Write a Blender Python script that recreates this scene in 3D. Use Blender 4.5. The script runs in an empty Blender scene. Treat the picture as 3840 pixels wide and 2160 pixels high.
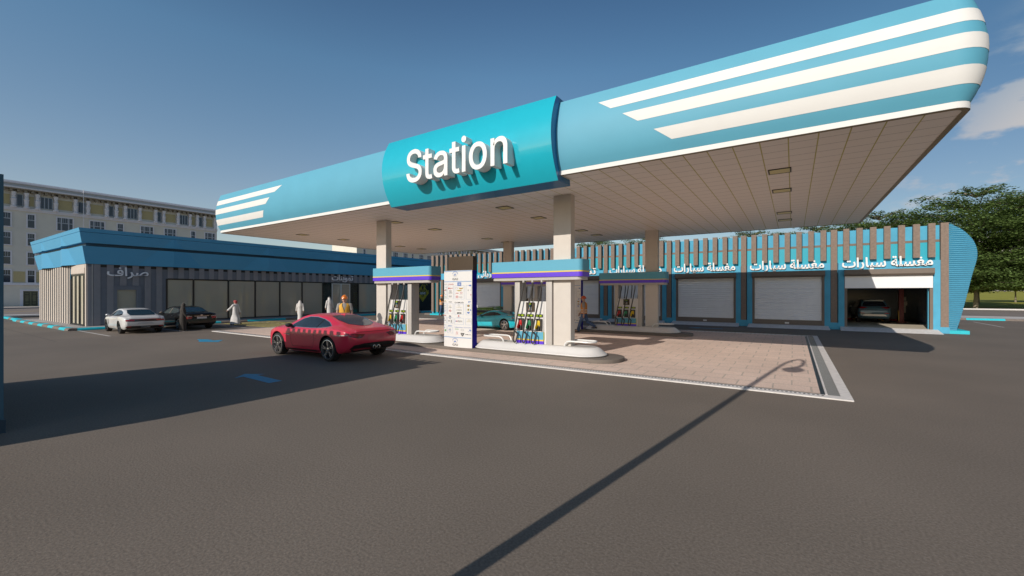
import bpy, bmesh, math, random
from mathutils import Vector, Matrix
from mathutils.bvhtree import BVHTree
from mathutils.geometry import delaunay_2d_cdt
R = math.radians
SC = bpy.context.scene
COL = SC.collection
rnd = random.Random(7)

# ---------------------------------------------------------------- materials
MATS = {}
def mat(name, col, rough=0.6, metal=0.0, var=0.06, scale=3.0, bump=0.0, bscale=40.0, spec=0.5, emit=0.0, coat=0.0, stretch=None):
    if name in MATS: return MATS[name]
    col = tuple(c*0.88 for c in col[:3])
    m = bpy.data.materials.new(name); m.use_nodes = True
    nt = m.node_tree; N = nt.nodes; L = nt.links; b = N['Principled BSDF']
    b.inputs['Roughness'].default_value = rough; b.inputs['Metallic'].default_value = metal
    b.inputs['Specular IOR Level'].default_value = spec
    if coat: b.inputs['Coat Weight'].default_value = coat; b.inputs['Coat Roughness'].default_value = 0.05
    tc = N.new('ShaderNodeTexCoord'); vec = tc.outputs['Object']
    if stretch:
        mp = N.new('ShaderNodeMapping'); mp.inputs['Scale'].default_value = stretch
        L.new(vec, mp.inputs['Vector']); vec = mp.outputs['Vector']
    nz = N.new('ShaderNodeTexNoise'); nz.inputs['Scale'].default_value = scale; nz.inputs['Detail'].default_value = 5
    L.new(vec, nz.inputs['Vector'])
    mr = N.new('ShaderNodeMapRange'); mr.inputs['From Min'].default_value = 0.25; mr.inputs['From Max'].default_value = 0.75
    mr.inputs['To Min'].default_value = 1 - var; mr.inputs['To Max'].default_value = 1 + var
    L.new(nz.outputs['Fac'], mr.inputs['Value'])
    mx = N.new('ShaderNodeVectorMath'); mx.operation = 'SCALE'; mx.inputs[0].default_value = col[:3]
    L.new(mr.outputs[0], mx.inputs['Scale'])
    L.new(mx.outputs['Vector'], b.inputs['Base Color'])
    if bump:
        n2 = N.new('ShaderNodeTexNoise'); n2.inputs['Scale'].default_value = bscale; n2.inputs['Detail'].default_value = 4
        L.new(vec, n2.inputs['Vector'])
        bp = N.new('ShaderNodeBump'); bp.inputs['Strength'].default_value = bump; bp.inputs['Distance'].default_value = 0.02
        L.new(n2.outputs['Fac'], bp.inputs['Height']); L.new(bp.outputs[0], b.inputs['Normal'])
    if emit:
        b.inputs['Emission Color'].default_value = (*col[:3], 1); b.inputs['Emission Strength'].default_value = emit
    MATS[name] = m
    return m

def srgb(r, g, b):
    f = lambda c: (c/255/12.92) if c/255 <= 0.04045 else ((c/255+0.055)/1.055)**2.4
    return (f(r), f(g), f(b))

def film_glass(name, tint, film, opac, rough=0.08):
    """tinted window film: part see-through, part body colour, glossy skin"""
    m = bpy.data.materials.new(name); m.use_nodes = True
    nt = m.node_tree; N = nt.nodes; L = nt.links; N.remove(N['Principled BSDF']); out = N['Material Output']
    tr = N.new('ShaderNodeBsdfTransparent'); tr.inputs[0].default_value = (*tint, 1)
    df = N.new('ShaderNodeBsdfDiffuse'); df.inputs[0].default_value = (*film, 1)
    gl = N.new('ShaderNodeBsdfGlossy'); gl.inputs['Roughness'].default_value = rough
    m1 = N.new('ShaderNodeMixShader'); m1.inputs[0].default_value = opac
    L.new(tr.outputs[0], m1.inputs[1]); L.new(df.outputs[0], m1.inputs[2])
    fr = N.new('ShaderNodeFresnel'); fr.inputs[0].default_value = 1.45
    m2 = N.new('ShaderNodeMixShader'); L.new(fr.outputs[0], m2.inputs[0]); L.new(m1.outputs[0], m2.inputs[1]); L.new(gl.outputs[0], m2.inputs[2])
    L.new(m2.outputs[0], out.inputs['Surface'])
    MATS[name] = m
    return m

# ---------------------------------------------------------------- objects
def thing(name, label, cat, loc=(0, 0, 0), rz=0.0, group=None):
    o = bpy.data.objects.new(name, None); COL.objects.link(o)
    o.empty_display_size = 0.2; o.location = loc; o.rotation_euler = (0, 0, rz)
    o['label'] = label; o['category'] = cat
    if group: o['group'] = group
    return o

def tag(o, label=None, cat=None, group=None, kind=None):
    if label: o['label'] = label
    if cat: o['category'] = cat
    if group: o['group'] = group
    if kind: o['kind'] = kind
    return o

def root_of(o):
    while o.parent: o = o.parent
    return o

class MB:
    """collects shapes, then links them as ONE mesh object"""
    def __init__(self): self.v = []; self.f = []; self.m = []; self.s = []
    def add(self, vs, fs, mi=0, smooth=False):
        k = len(self.v); self.v += [tuple(p) for p in vs]
        for q in fs: self.f.append(tuple(i + k for i in q)); self.m.append(mi); self.s.append(smooth)
        return self
    def box(self, x0, x1, y0, y1, z0, z1, mi=0):
        vs = [(x, y, z) for x in (x0, x1) for y in (y0, y1) for z in (z0, z1)]
        return self.add(vs, [(0, 1, 3, 2), (4, 6, 7, 5), (0, 4, 5, 1), (2, 3, 7, 6), (0, 2, 6, 4), (1, 5, 7, 3)], mi)
    def obox(self, c, ax, ay, az, mi=0):
        c, ax, ay, az = map(Vector, (c, ax, ay, az))
        vs = [c + i*ax + j*ay + k*az for i in (-1, 1) for j in (-1, 1) for k in (-1, 1)]
        return self.add(vs, [(0, 1, 3, 2), (4, 6, 7, 5), (0, 4, 5, 1), (2, 3, 7, 6), (0, 2, 6, 4), (1, 5, 7, 3)], mi)
    def quad(self, a, b, c, d, mi=0): return self.add([a, b, c, d], [(0, 1, 2, 3)], mi)
    def loft(self, rings, mi=0, smooth=True, cap=True, closed=True):
        n = len(rings[0]); vs = [p for r in rings for p in r]; fs = []
        for i in range(len(rings) - 1):
            for j in range(n if closed else n - 1):
                k = (j + 1) % n
                fs.append((i*n + j, i*n + k, (i+1)*n + k, (i+1)*n + j))
        self.add(vs, fs, mi, smooth)
        if cap and closed:
            self.add(rings[0], [tuple(reversed(range(n)))], mi); self.add(rings[-1], [tuple(range(n))], mi)
        return self
    def tube(self, path, r, n=8, mi=0, cap=True):
        path = [Vector(p) for p in path]; m = len(path)
        rs = r if isinstance(r, (list, tuple)) else [r]*m
        rings = []; up = None
        for i, p in enumerate(path):
            d = (path[min(i+1, m-1)] - path[max(i-1, 0)]).normalized()
            if up is None: up = Vector((0, 0, 1)) if abs(d.z) < 0.9 else Vector((1, 0, 0))
            s = d.cross(up).normalized(); up = s.cross(d).normalized()
            rr = rs[i]; ra, rb = rr if isinstance(rr, (list, tuple)) else (rr, rr)
            rings.append([p + s*math.cos(2*math.pi*j/n)*ra + up*math.sin(2*math.pi*j/n)*rb for j in range(n)])
        return self.loft(rings, mi, True, cap)
    def lathe(self, prof, c=(0, 0, 0), axis='z', n=24, mi=0, cap=True):
        rings = []
        for r, h in prof:
            ring = []
            for j in range(n):
                a = 2*math.pi*j/n; u, w = r*math.cos(a), r*math.sin(a)
                q = (u, w, h) if axis == 'z' else ((h, u, w) if axis == 'x' else (w, h, u))
                ring.append((c[0]+q[0], c[1]+q[1], c[2]+q[2]))
            rings.append(ring)
        return self.loft(rings, mi, True, cap)
    def prism(self, poly, fn, a, b, mi=0):
        """extrude a 2-d polygon between depths a and b; fn(u, v, d) -> point"""
        n = len(poly)
        self.add([fn(u, v, a) for u, v in poly] + [fn(u, v, b) for u, v in poly],
                 [tuple(range(n)), tuple(reversed(range(n, 2*n)))] + [(j, (j+1) % n + 0, (j+1) % n + n, j + n)[::-1] for j in range(n)], mi)
        return self
    def text(self, body, place, size=1.0, off=0.0, ext=0.0, align='LEFT', mi=0, width=None):
        vs, fs = text_geo(body, size, off, ext, align, width)
        return self.add([place(*p) for p in vs], fs, mi)
    def build(self, name, mats, parent=None, local=False, bevel=0.0, sharp=35, recalc=True):
        mats = mats if isinstance(mats, (list, tuple)) else [mats]
        off = Vector((0, 0, 0))
        if parent is not None and not local: off = root_of(parent).location
        me = bpy.data.meshes.new(name)
        me.from_pydata([(p[0]-off[0], p[1]-off[1], p[2]-off[2]) for p in self.v], [], self.f)
        for m in mats: me.materials.append(m)
        me.polygons.foreach_set('material_index', self.m)
        me.polygons.foreach_set('use_smooth', self.s)
        if recalc or bevel:
            bm = bmesh.new(); bm.from_mesh(me)
            bmesh.ops.remove_doubles(bm, verts=bm.verts, dist=1e-5)
            if recalc: bmesh.ops.recalc_face_normals(bm, faces=bm.faces)
            if bevel:
                es = [e for e in bm.edges if len(e.link_faces) == 2 and e.calc_face_angle(0) > R(30)]
                bmesh.ops.bevel(bm, geom=es, offset=bevel, segments=2, affect='EDGES', profile=0.6, clamp_overlap=True)
            bm.to_mesh(me); bm.free()
        if any(self.s) or bevel:
            try: me.set_sharp_from_angle(angle=R(sharp))
            except Exception: pass
        o = bpy.data.objects.new(name, me); COL.objects.link(o)
        if parent is not None: o.parent = parent
        return o

TXT = {}
def text_geo(body, size=1.0, off=0.0, ext=0.0, align='LEFT', width=None):
    key = (body, size, off, ext, align, width)
    if key in TXT: return TXT[key]
    cu = bpy.data.curves.new('txt', 'FONT'); cu.body = body; cu.size = size; cu.offset = off; cu.extrude = ext; cu.align_x = align
    cu.resolution_u = 4
    o = bpy.data.objects.new('txt', cu); COL.objects.link(o)
    me = bpy.data.meshes.new_from_object(o.evaluated_get(bpy.context.evaluated_depsgraph_get()))
    vs = [tuple(v.co) for v in me.vertices]; fs = [tuple(p.vertices) for p in me.polygons]
    if width and vs:
        x0 = min(v[0] for v in vs); x1 = max(v[0] for v in vs); k = width/(x1-x0)
        vs = [((v[0]-x0)*k, v[1], v[2]) for v in vs]
    bpy.data.objects.remove(o); bpy.data.curves.remove(cu); bpy.data.meshes.remove(me)
    TXT[key] = (vs, fs)
    return vs, fs

# Arabic letters as presentation forms, laid out right to left
AF = {'م': 0xFEE1, 'غ': 0xFECD, 'س': 0xFEB1, 'ل': 0xFEDD, 'ي': 0xFEF1, 'ت': 0xFE95, 'ص': 0xFEB9, 'ف': 0xFED1, 'ن': 0xFEE5, 'ش': 0xFEB5, 'ح': 0xFEA1,
      'ك': 0xFED9, 'ه': 0xFEE9, 'ب': 0xFE8F, 'ئ': 0xFE89, 'ة': -0xFE93, 'ا': -0xFE8D, 'ر': -0xFEAD, 'و': -0xFEED}
def ar(s):
    out = []; n = len(s)
    for i, ch in enumerate(s):
        if ch not in AF: out.append(ch); continue
        c = AF[ch]; pj = i > 0 and AF.get(s[i-1], -1) > 0; nj = i < n-1 and s[i+1] in AF and c > 0
        out.append(chr(abs(c) + (3 if pj and nj else 1 if pj else 2 if nj else 0)))
    return ''.join(reversed(out))

def copy_tree(o, parent=None):
    c = o.copy(); COL.objects.link(c); c.parent = parent
    for ch in list(o.children): copy_tree(ch, c)
    return c

# ---------------------------------------------------------------- palette
WHITE = mat('white_paint', (0.80, 0.78, 0.75), 0.35, var=0.03)
WHITE2 = mat('white_band', (0.82, 0.80, 0.77), 0.7, var=0.02)
CREAM = mat('column_render', (0.66, 0.60, 0.54), 0.8, var=0.04, bump=0.1, bscale=60)
CANB = mat('canopy_blue', (0.115, 0.405, 0.555), 0.62, var=0.03, scale=1.2)
SIGN = mat('sign_cyan', (0.022, 0.49, 0.63), 0.18, var=0.02, spec=0.6, coat=0.6)
SIGNB = mat('sign_side_blue', (0.02, 0.19, 0.42), 0.25, var=0.03)
NAVY = mat('navy_side', (0.006, 0.002, 0.26), 0.6, var=0.03, spec=0.15)
PURP = mat('purple_band', (0.13, 0.045, 0.68), 0.4, var=0.02)
YEL = mat('yellow_line', (0.82, 0.58, 0.05), 0.45, var=0.03)
YELSIDE = mat('yellow_side', (0.62, 0.60, 0.03), 0.45, var=0.03)
BLACK = mat('black_plastic', (0.012, 0.012, 0.013), 0.4, var=0.1)
RUBBER = mat('hose_rubber', (0.045, 0.040, 0.036), 0.55, var=0.1)
BROWNP = mat('brown_panel', (0.085, 0.060, 0.040), 0.6, var=0.04, spec=0.15)
BRSLAT = mat('brown_stone', (0.255, 0.19, 0.15), 0.85, var=0.16, scale=9, bump=0.25, bscale=90)
BRTRIM = mat('brown_trim', (0.185, 0.145, 0.115), 0.6, var=0.05)
WBLUE = mat('wash_blue_render', (0.085, 0.41, 0.61), 0.75, var=0.10, scale=1.6, bump=0.3, bscale=7)
WCYAN = mat('wash_cyan_panel', (0.004, 0.40, 0.53), 0.45, var=0.03)
SHUT = mat('shutter_white', (0.90, 0.89, 0.90), 0.35, var=0.03)
STEEL = mat('steel', (0.55, 0.55, 0.55), 0.3, metal=0.9, var=0.05)
ALU = mat('aluminium', (0.62, 0.62, 0.64), 0.35, metal=0.5, var=0.03)
LGREY = mat('light_grey_post', (0.50, 0.46, 0.42), 0.5, var=0.03)
SHOPB = mat('shop_blue', (0.07, 0.36, 0.62), 0.42, var=0.03, scale=0.8)
SHOPB2 = mat('shop_blue_facet', (0.115, 0.35, 0.475), 0.42, var=0.03, scale=0.8)
DGREY = mat('dark_grey_panel', (0.27, 0.265, 0.29), 0.6, var=0.05, bump=0.06, bscale=25)
DGREY2 = mat('charcoal_panel', (0.18, 0.195, 0.235), 0.65, var=0.05)
BEIGE = mat('beige_slat', (0.60, 0.52, 0.45), 0.7, var=0.05)
FRAME = mat('black_frame', (0.010, 0.010, 0.011), 0.35, var=0.05)
CYANK = mat('kerb_cyan', (0.02, 0.56, 0.66), 0.5, var=0.06, scale=4, bump=0.1)
KERBG = mat('kerb_grey', (0.215, 0.175, 0.15), 0.85, var=0.1, scale=6, bump=0.2)
CONC = mat('pale_concrete', (0.74, 0.70, 0.67), 0.85, var=0.12, scale=7, bump=0.2, bscale=60)
PLINTH = mat('plinth_concrete', (0.185, 0.155, 0.13), 0.8, var=0.06, scale=5, bump=0.1)
BLUEP = mat('blue_paint', (0.02, 0.30, 0.52), 0.6, var=0.15, scale=12)
WLINE = mat('white_line_paint', (0.58, 0.55, 0.52), 0.7, var=0.15, scale=10)
YLINE = mat('yellow_line_paint', (0.62, 0.52, 0.12), 0.7, var=0.2, scale=14)
TYRE = mat('tyre_rubber', (0.022, 0.020, 0.018), 0.75, var=0.1)
RIM = mat('alloy_rim', (0.62, 0.60, 0.60), 0.22, metal=0.95, var=0.03)
DARKIN = mat('wheel_dark', (0.02, 0.02, 0.022), 0.6)
CARGLASS = mat('car_glass', (0.022, 0.034, 0.046), 0.05, var=0.2, spec=0.45)
CHROME = mat('chrome', (0.75, 0.75, 0.78), 0.12, metal=1.0)
REDL = mat('tail_light_red', (0.42, 0.015, 0.02), 0.15, coat=0.8, var=0.25, scale=20)
PLATE = mat('number_plate', (0.75, 0.75, 0.78), 0.4)
LENS = mat('clear_lens', (0.70, 0.60, 0.55), 0.1, coat=0.8)
SKIN = mat('skin', (0.52, 0.31, 0.23), 0.55, var=0.05)
ROBE = mat('white_cotton', (0.74, 0.71, 0.69), 0.85, var=0.04, scale=8)
ABAYA = mat('black_cloth', (0.040, 0.033, 0.028), 0.8, var=0.15, scale=8)
REDC = mat('red_check_cloth', (0.50, 0.09, 0.09), 0.85, var=0.45, scale=40)
ORANGE = mat('orange_vest', (0.72, 0.26, 0.03), 0.75, var=0.1, scale=9)
VESTY = mat('amber_vest', (0.80, 0.42, 0.05), 0.75, var=0.1, scale=9)
HELM = mat('orange_helmet', (0.78, 0.20, 0.02), 0.25, coat=0.4)
HELMR = mat('red_orange_helmet', (0.62, 0.10, 0.03), 0.25, coat=0.4)
GREYT = mat('grey_tshirt', (0.33, 0.31, 0.29), 0.85, var=0.1)
DKT = mat('dark_tshirt', (0.03, 0.03, 0.035), 0.85, var=0.1)
JEANS = mat('blue_denim', (0.075, 0.125, 0.24), 0.85, var=0.5, scale=5)
BOOT = mat('brown_boot', (0.05, 0.035, 0.025), 0.6)
HAIR = mat('dark_hair', (0.03, 0.02, 0.015), 0.6)
REFL = mat('reflective_band', (0.70, 0.66, 0.60), 0.4)
# ---------------------------------------------------------------- camera, light, sky
cd = bpy.data.cameras.new('camera'); cd.sensor_width = 36; cd.lens = 14.995; cd.shift_y = 0.0052; cd.clip_start = 0.05; cd.clip_end = 5000
cam = bpy.data.objects.new('camera', cd); COL.objects.link(cam)
cam.location = (0, 0, 2.3); cam.rotation_euler = (R(90), 0, math.atan(707/1073)); SC.camera = cam
SUNV = Vector((0.145, 1.0, -0.512)).normalized()
sd = bpy.data.lights.new('sun', 'SUN'); sd.energy = 3.9; sd.angle = R(0.3); sd.color = (1.0, 0.93, 0.84)
so = bpy.data.objects.new('sun', sd); COL.objects.link(so)
so.rotation_euler = SUNV.to_track_quat('-Z', 'Y').to_euler(); so.location = (-5, -30, 30)
EL = math.asin(-SUNV.z); AZ = math.atan2(-SUNV.x, -SUNV.y)
W = bpy.data.worlds.new('World'); SC.world = W; W.use_nodes = True
nt = W.node_tree; N = nt.nodes; L = nt.links; bg = N['Background']
sky = N.new('ShaderNodeTexSky'); sky.sky_type = 'NISHITA'; sky.sun_disc = False
sky.sun_elevation = EL; sky.sun_rotation = AZ; sky.air_density = 1.0; sky.dust_density = 0.8; sky.ozone_density = 2.5; sky.altitude = 100
tc = N.new('ShaderNodeTexCoord')
# fair-weather cumulus low in the north-east part of the sky
mp = N.new('ShaderNodeMapping'); mp.inputs['Scale'].default_value = (4.6, 4.6, 11.0); mp.inputs['Location'].default_value = (0.35, 0.1, 0.42)
L.new(tc.outputs['Generated'], mp.inputs['Vector'])
nz = N.new('ShaderNodeTexNoise'); nz.inputs['Scale'].default_value = 1.35; nz.inputs['Detail'].default_value = 9; nz.inputs['Roughness'].default_value = 0.55
L.new(mp.outputs[0], nz.inputs['Vector'])
cr = N.new('ShaderNodeMapRange'); cr.interpolation_type = 'SMOOTHSTEP'; cr.inputs['From Min'].default_value = 0.50; cr.inputs['From Max'].default_value = 0.60
L.new(nz.outputs['Fac'], cr.inputs['Value'])
dt = N.new('ShaderNodeVectorMath'); dt.operation = 'DOT_PRODUCT'; dt.inputs[1].default_value = (0.55, 0.83, 0.0)
L.new(tc.outputs['Generated'], dt.inputs[0])
mk = N.new('ShaderNodeMapRange'); mk.interpolation_type = 'SMOOTHSTEP'; mk.inputs['From Min'].default_value = 0.86; mk.inputs['From Max'].default_value = 0.95
L.new(dt.outputs['Value'], mk.inputs['Value'])
mm = N.new('ShaderNodeMath'); mm.operation = 'MULTIPLY'; L.new(cr.outputs[0], mm.inputs[0]); L.new(mk.outputs[0], mm.inputs[1])
m8 = N.new('ShaderNodeMath'); m8.operation = 'MULTIPLY'; m8.inputs[1].default_value = 0.95; L.new(mm.outputs[0], m8.inputs[0])
mixc = N.new('ShaderNodeMixRGB'); L.new(m8.outputs[0], mixc.inputs[0]); L.new(sky.outputs[0], mixc.inputs[1]); mixc.inputs[2].default_value = (8.4, 7.3, 6.9, 1)
# deeper blue towards the zenith and on the sun's side of the sky
sx = N.new('ShaderNodeSeparateXYZ'); L.new(tc.outputs['Generated'], sx.inputs[0])
zr = N.new('ShaderNodeValToRGB'); e = zr.color_ramp.elements; e[0].position = 0.0; e[0].color = (1.08, 0.98, 0.86, 1); e[1].position = 1.0; e[1].color = (0.12, 0.20, 0.34, 1)
for pos, colr in ((0.18, (1.08, 0.96, 0.86, 1)), (0.45, (0.80, 1.0, 0.98, 1)), (0.66, (0.42, 0.60, 0.72, 1))): q = e.new(pos); q.color = colr
L.new(sx.outputs[2], zr.inputs[0])
bk = N.new('ShaderNodeMapRange'); bk.interpolation_type = 'SMOOTHSTEP'; bk.inputs['From Min'].default_value = -0.55; bk.inputs['From Max'].default_value = 0.25; bk.inputs['To Min'].default_value = 0.85; bk.inputs['To Max'].default_value = 1.0; L.new(sx.outputs[1], bk.inputs[0])
v1 = N.new('ShaderNodeVectorMath'); v1.operation = 'MULTIPLY'; L.new(mixc.outputs[0], v1.inputs[0]); L.new(zr.outputs[0], v1.inputs[1])
v2 = N.new('ShaderNodeVectorMath'); v2.operation = 'SCALE'; hz = N.new('ShaderNodeMapRange'); hz.interpolation_type = 'SMOOTHSTEP'; hz.inputs['From Min'].default_value = 0.25; hz.inputs['From Max'].default_value = 0.95; L.new(dt.outputs['Value'], hz.inputs[0])
hm = N.new('ShaderNodeMixRGB'); hm.inputs[1].default_value = (1, 1, 1, 1); hm.inputs[2].default_value = (0.58, 0.64, 0.69, 1); L.new(hz.outputs[0], hm.inputs[0])
v3 = N.new('ShaderNodeVectorMath'); v3.operation = 'MULTIPLY'; L.new(v1.outputs[0], v3.inputs[0]); L.new(hm.outputs[0], v3.inputs[1])
L.new(v3.outputs[0], v2.inputs[0]); L.new(bk.outputs[0], v2.inputs['Scale'])
L.new(v2.outputs[0], bg.inputs['Color']); bg.inputs['Strength'].default_value = 0.128
SC.view_settings.view_transform = 'Standard'; SC.view_settings.look = 'None'; SC.view_settings.exposure = 0.0; SC.view_settings.gamma = 1.0
SC.cycles.max_bounces = 8; SC.cycles.transparent_max_bounces = 12
try: SC.cycles.use_denoising = True
except Exception: pass

# ---------------------------------------------------------------- ground
def struct(o): return tag(o, kind='structure')
def sheet(name, x0, x1, y0, y1, z, m, n=1):
    b = MB(); b.quad((x0, y0, z), (x1, y0, z), (x1, y1, z), (x0, y1, z)); return struct(b.build(name, m))

def asphalt(name, col, speck=0.5):
    m = bpy.data.materials.new(name); m.use_nodes = True
    nt = m.node_tree; N = nt.nodes; L = nt.links; b = N['Principled BSDF']; b.inputs['Roughness'].default_value = 0.82; b.inputs['Specular IOR Level'].default_value = 0.35
    tc = N.new('ShaderNodeTexCoord')
    n1 = N.new('ShaderNodeTexNoise'); n1.inputs['Scale'].default_value = 0.22; n1.inputs['Detail'].default_value = 6; L.new(tc.outputs['Object'], n1.inputs['Vector'])
    n2 = N.new('ShaderNodeTexNoise'); n2.inputs['Scale'].default_value = 38; n2.inputs['Detail'].default_value = 3; L.new(tc.outputs['Object'], n2.inputs['Vector'])
    vo = N.new('ShaderNodeTexVoronoi'); vo.inputs['Scale'].default_value = 45; L.new(tc.outputs['Object'], vo.inputs['Vector'])
    a = N.new('ShaderNodeMapRange'); a.inputs['From Min'].default_value = 0.3; a.inputs['From Max'].default_value = 0.7; a.inputs['To Min'].default_value = 0.88; a.inputs['To Max'].default_value = 1.12; L.new(n1.outputs['Fac'], a.inputs['Value'])
    c = N.new('ShaderNodeMapRange'); c.inputs['From Min'].default_value = 0.25; c.inputs['From Max'].default_value = 0.75; c.inputs['To Min'].default_value = 0.72; c.inputs['To Max'].default_value = 1.3; L.new(n2.outputs['Fac'], c.inputs['Value'])
    d = N.new('ShaderNodeMath'); d.operation = 'MULTIPLY'; L.new(a.outputs[0], d.inputs[0]); L.new(c.outputs[0], d.inputs[1])
    s = N.new('ShaderNodeVectorMath'); s.operation = 'SCALE'; s.inputs[0].default_value = col; L.new(d.outputs[0], s.inputs['Scale'])
    # pale stone chips
    t = N.new('ShaderNodeMath'); t.operation = 'LESS_THAN'; t.inputs[1].default_value = 0.16; L.new(vo.outputs['Distance'], t.inputs[0])
    g = N.new('ShaderNodeMath'); g.operation = 'GREATER_THAN'; g.inputs[1].default_value = 0.62
    sp = N.new('ShaderNodeSeparateColor'); L.new(vo.outputs['Color'], sp.inputs[0]); L.new(sp.outputs[0], g.inputs[0])
    tg = N.new('ShaderNodeMath'); tg.operation = 'MULTIPLY'; L.new(t.outputs[0], tg.inputs[0]); L.new(g.outputs[0], tg.inputs[1])
    th = N.new('ShaderNodeMath'); th.operation = 'MULTIPLY'; th.inputs[1].default_value = speck; L.new(tg.outputs[0], th.inputs[0])
    mx = N.new('ShaderNodeMixRGB'); L.new(th.outputs[0], mx.inputs[0]); L.new(s.outputs[0], mx.inputs[1]); mx.inputs[2].default_value = (0.36, 0.32, 0.29, 1)
    L.new(mx.outputs[0], b.inputs['Base Color'])
    bp = N.new('ShaderNodeBump'); bp.inputs['Strength'].default_value = 0.35; bp.inputs['Distance'].default_value = 0.01; L.new(n2.outputs['Fac'], bp.inputs['Height']); L.new(bp.outputs[0], b.inputs['Normal'])
    return m
ASPH = asphalt('asphalt', (0.172, 0.140, 0.113))
ROADM = asphalt('road_asphalt', (0.23, 0.195, 0.175), 0.3)

def tiles(name, col, mortar, bw, rh, ms, var=0.10, bump=0.5, off=0.5):
    m = bpy.data.materials.new(name); m.use_nodes = True
    nt = m.node_tree; N = nt.nodes; L = nt.links; b = N['Principled BSDF']; b.inputs['Roughness'].default_value = 0.85; b.inputs['Specular IOR Level'].default_value = 0.3
    tc = N.new('ShaderNodeTexCoord')
    br = N.new('ShaderNodeTexBrick'); br.offset = off; br.inputs['Scale'].default_value = 1; br.inputs['Brick Width'].default_value = bw; br.inputs['Row Height'].default_value = rh
    br.inputs['Mortar Size'].default_value = ms; br.inputs['Mortar Smooth'].default_value = 0.35
    br.inputs['Color1'].default_value = (*[c*(1-var) for c in col], 1); br.inputs['Color2'].default_value = (*[c*(1+var) for c in col], 1); br.inputs['Mortar'].default_value = (*mortar, 1)
    wob = N.new('ShaderNodeTexNoise'); wob.inputs['Scale'].default_value = 14; L.new(tc.outputs['Object'], wob.inputs['Vector'])
    wa = N.new('ShaderNodeVectorMath'); wa.operation = 'SCALE'; wa.inputs['Scale'].default_value = 0.05; L.new(wob.outputs['Color'], wa.inputs[0])
    wb = N.new('ShaderNodeVectorMath'); L.new(tc.outputs['Object'], wb.inputs[0]); L.new(wa.outputs[0], wb.inputs[1]); L.new(wb.outputs[0], br.inputs['Vector'])
    n2 = N.new('ShaderNodeTexNoise'); n2.inputs['Scale'].default_value = 30; n2.inputs['Detail'].default_value = 5; L.new(tc.outputs['Object'], n2.inputs['Vector'])
    c = N.new('ShaderNodeMapRange'); c.inputs['From Min'].default_value = 0.3; c.inputs['From Max'].default_value = 0.7; c.inputs['To Min'].default_value = 0.86; c.inputs['To Max'].default_value = 1.12; L.new(n2.outputs['Fac'], c.inputs['Value'])
    n3 = N.new('ShaderNodeTexNoise'); n3.inputs['Scale'].default_value = 0.35; n3.inputs['Detail'].default_value = 4; L.new(tc.outputs['Object'], n3.inputs['Vector'])
    c3 = N.new('ShaderNodeMapRange'); c3.inputs['From Min'].default_value = 0.3; c3.inputs['From Max'].default_value = 0.7; c3.inputs['To Min'].default_value = 0.92; c3.inputs['To Max'].default_value = 1.06; L.new(n3.outputs['Fac'], c3.inputs['Value'])
    mu = N.new('ShaderNodeMath'); mu.operation = 'MULTIPLY'; L.new(c.outputs[0], mu.inputs[0]); L.new(c3.outputs[0], mu.inputs[1])
    s = N.new('ShaderNodeVectorMath'); s.operation = 'SCALE'; L.new(br.outputs['Color'], s.inputs[0]); L.new(mu.outputs[0], s.inputs['Scale'])
    L.new(s.outputs[0], b.inputs['Base Color'])
    inv = N.new('ShaderNodeMath'); inv.operation = 'MULTIPLY_ADD'; inv.inputs[1].default_value = -1.0; L.new(br.outputs['Fac'], inv.inputs[0])
    n2s = N.new('ShaderNodeMath'); n2s.operation = 'MULTIPLY'; n2s.inputs[1].default_value = 0.45; L.new(n2.outputs['Fac'], n2s.inputs[0]); L.new(n2s.outputs[0], inv.inputs[2])
    bp = N.new('ShaderNodeBump'); bp.inputs['Strength'].default_value = bump; bp.inputs['Distance'].default_value = 0.025; L.new(inv.outputs[0], bp.inputs['Height']); L.new(bp.outputs[0], b.inputs['Normal'])
    return m
PAVER = tiles('pink_pavers', (0.70, 0.535, 0.445), (0.50, 0.42, 0.35), 0.78, 0.67, 0.02, var=0.035)
SLABS = tiles('pavement_slabs', (0.40, 0.37, 0.35), (0.25, 0.23, 0.22), 1.0, 1.0, 0.02, bump=0.2)
GRASS = mat('lawn', (0.36, 0.34, 0.06), 0.95, var=0.28, scale=0.35, bump=0.6, bscale=6, spec=0.1)

# far lawn that rises a little towards the horizon
def terrain():
    b = MB(); xs = [-2500, -900, -400, -200, -130, -60, 0, 40, 90, 160, 260, 400, 900, 2500]; ys = [-1500, -300, -60, 0, 40, 88, 130, 180, 260, 400, 700, 1200, 2500]
    def h(x, y):
        if y < 130 or x < -60: return -0.03
        return -0.03 + 4.6*min(1, (y-130)/420)*min(1, (x+60)/100)
    vs = [(x, y, h(x, y)) for y in ys for x in xs]; n = len(xs)
    fs = [(j*n+i, j*n+i+1, (j+1)*n+i+1, (j+1)*n+i) for j in range(len(ys)-1) for i in range(n-1)]
    b.add(vs, fs, 0, True); return struct(b.build('ground', GRASS, recalc=False))
terrain()
sheet('asphalt_lot', -61.2, 70, -45, 52.4, 0.0, ASPH)
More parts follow.
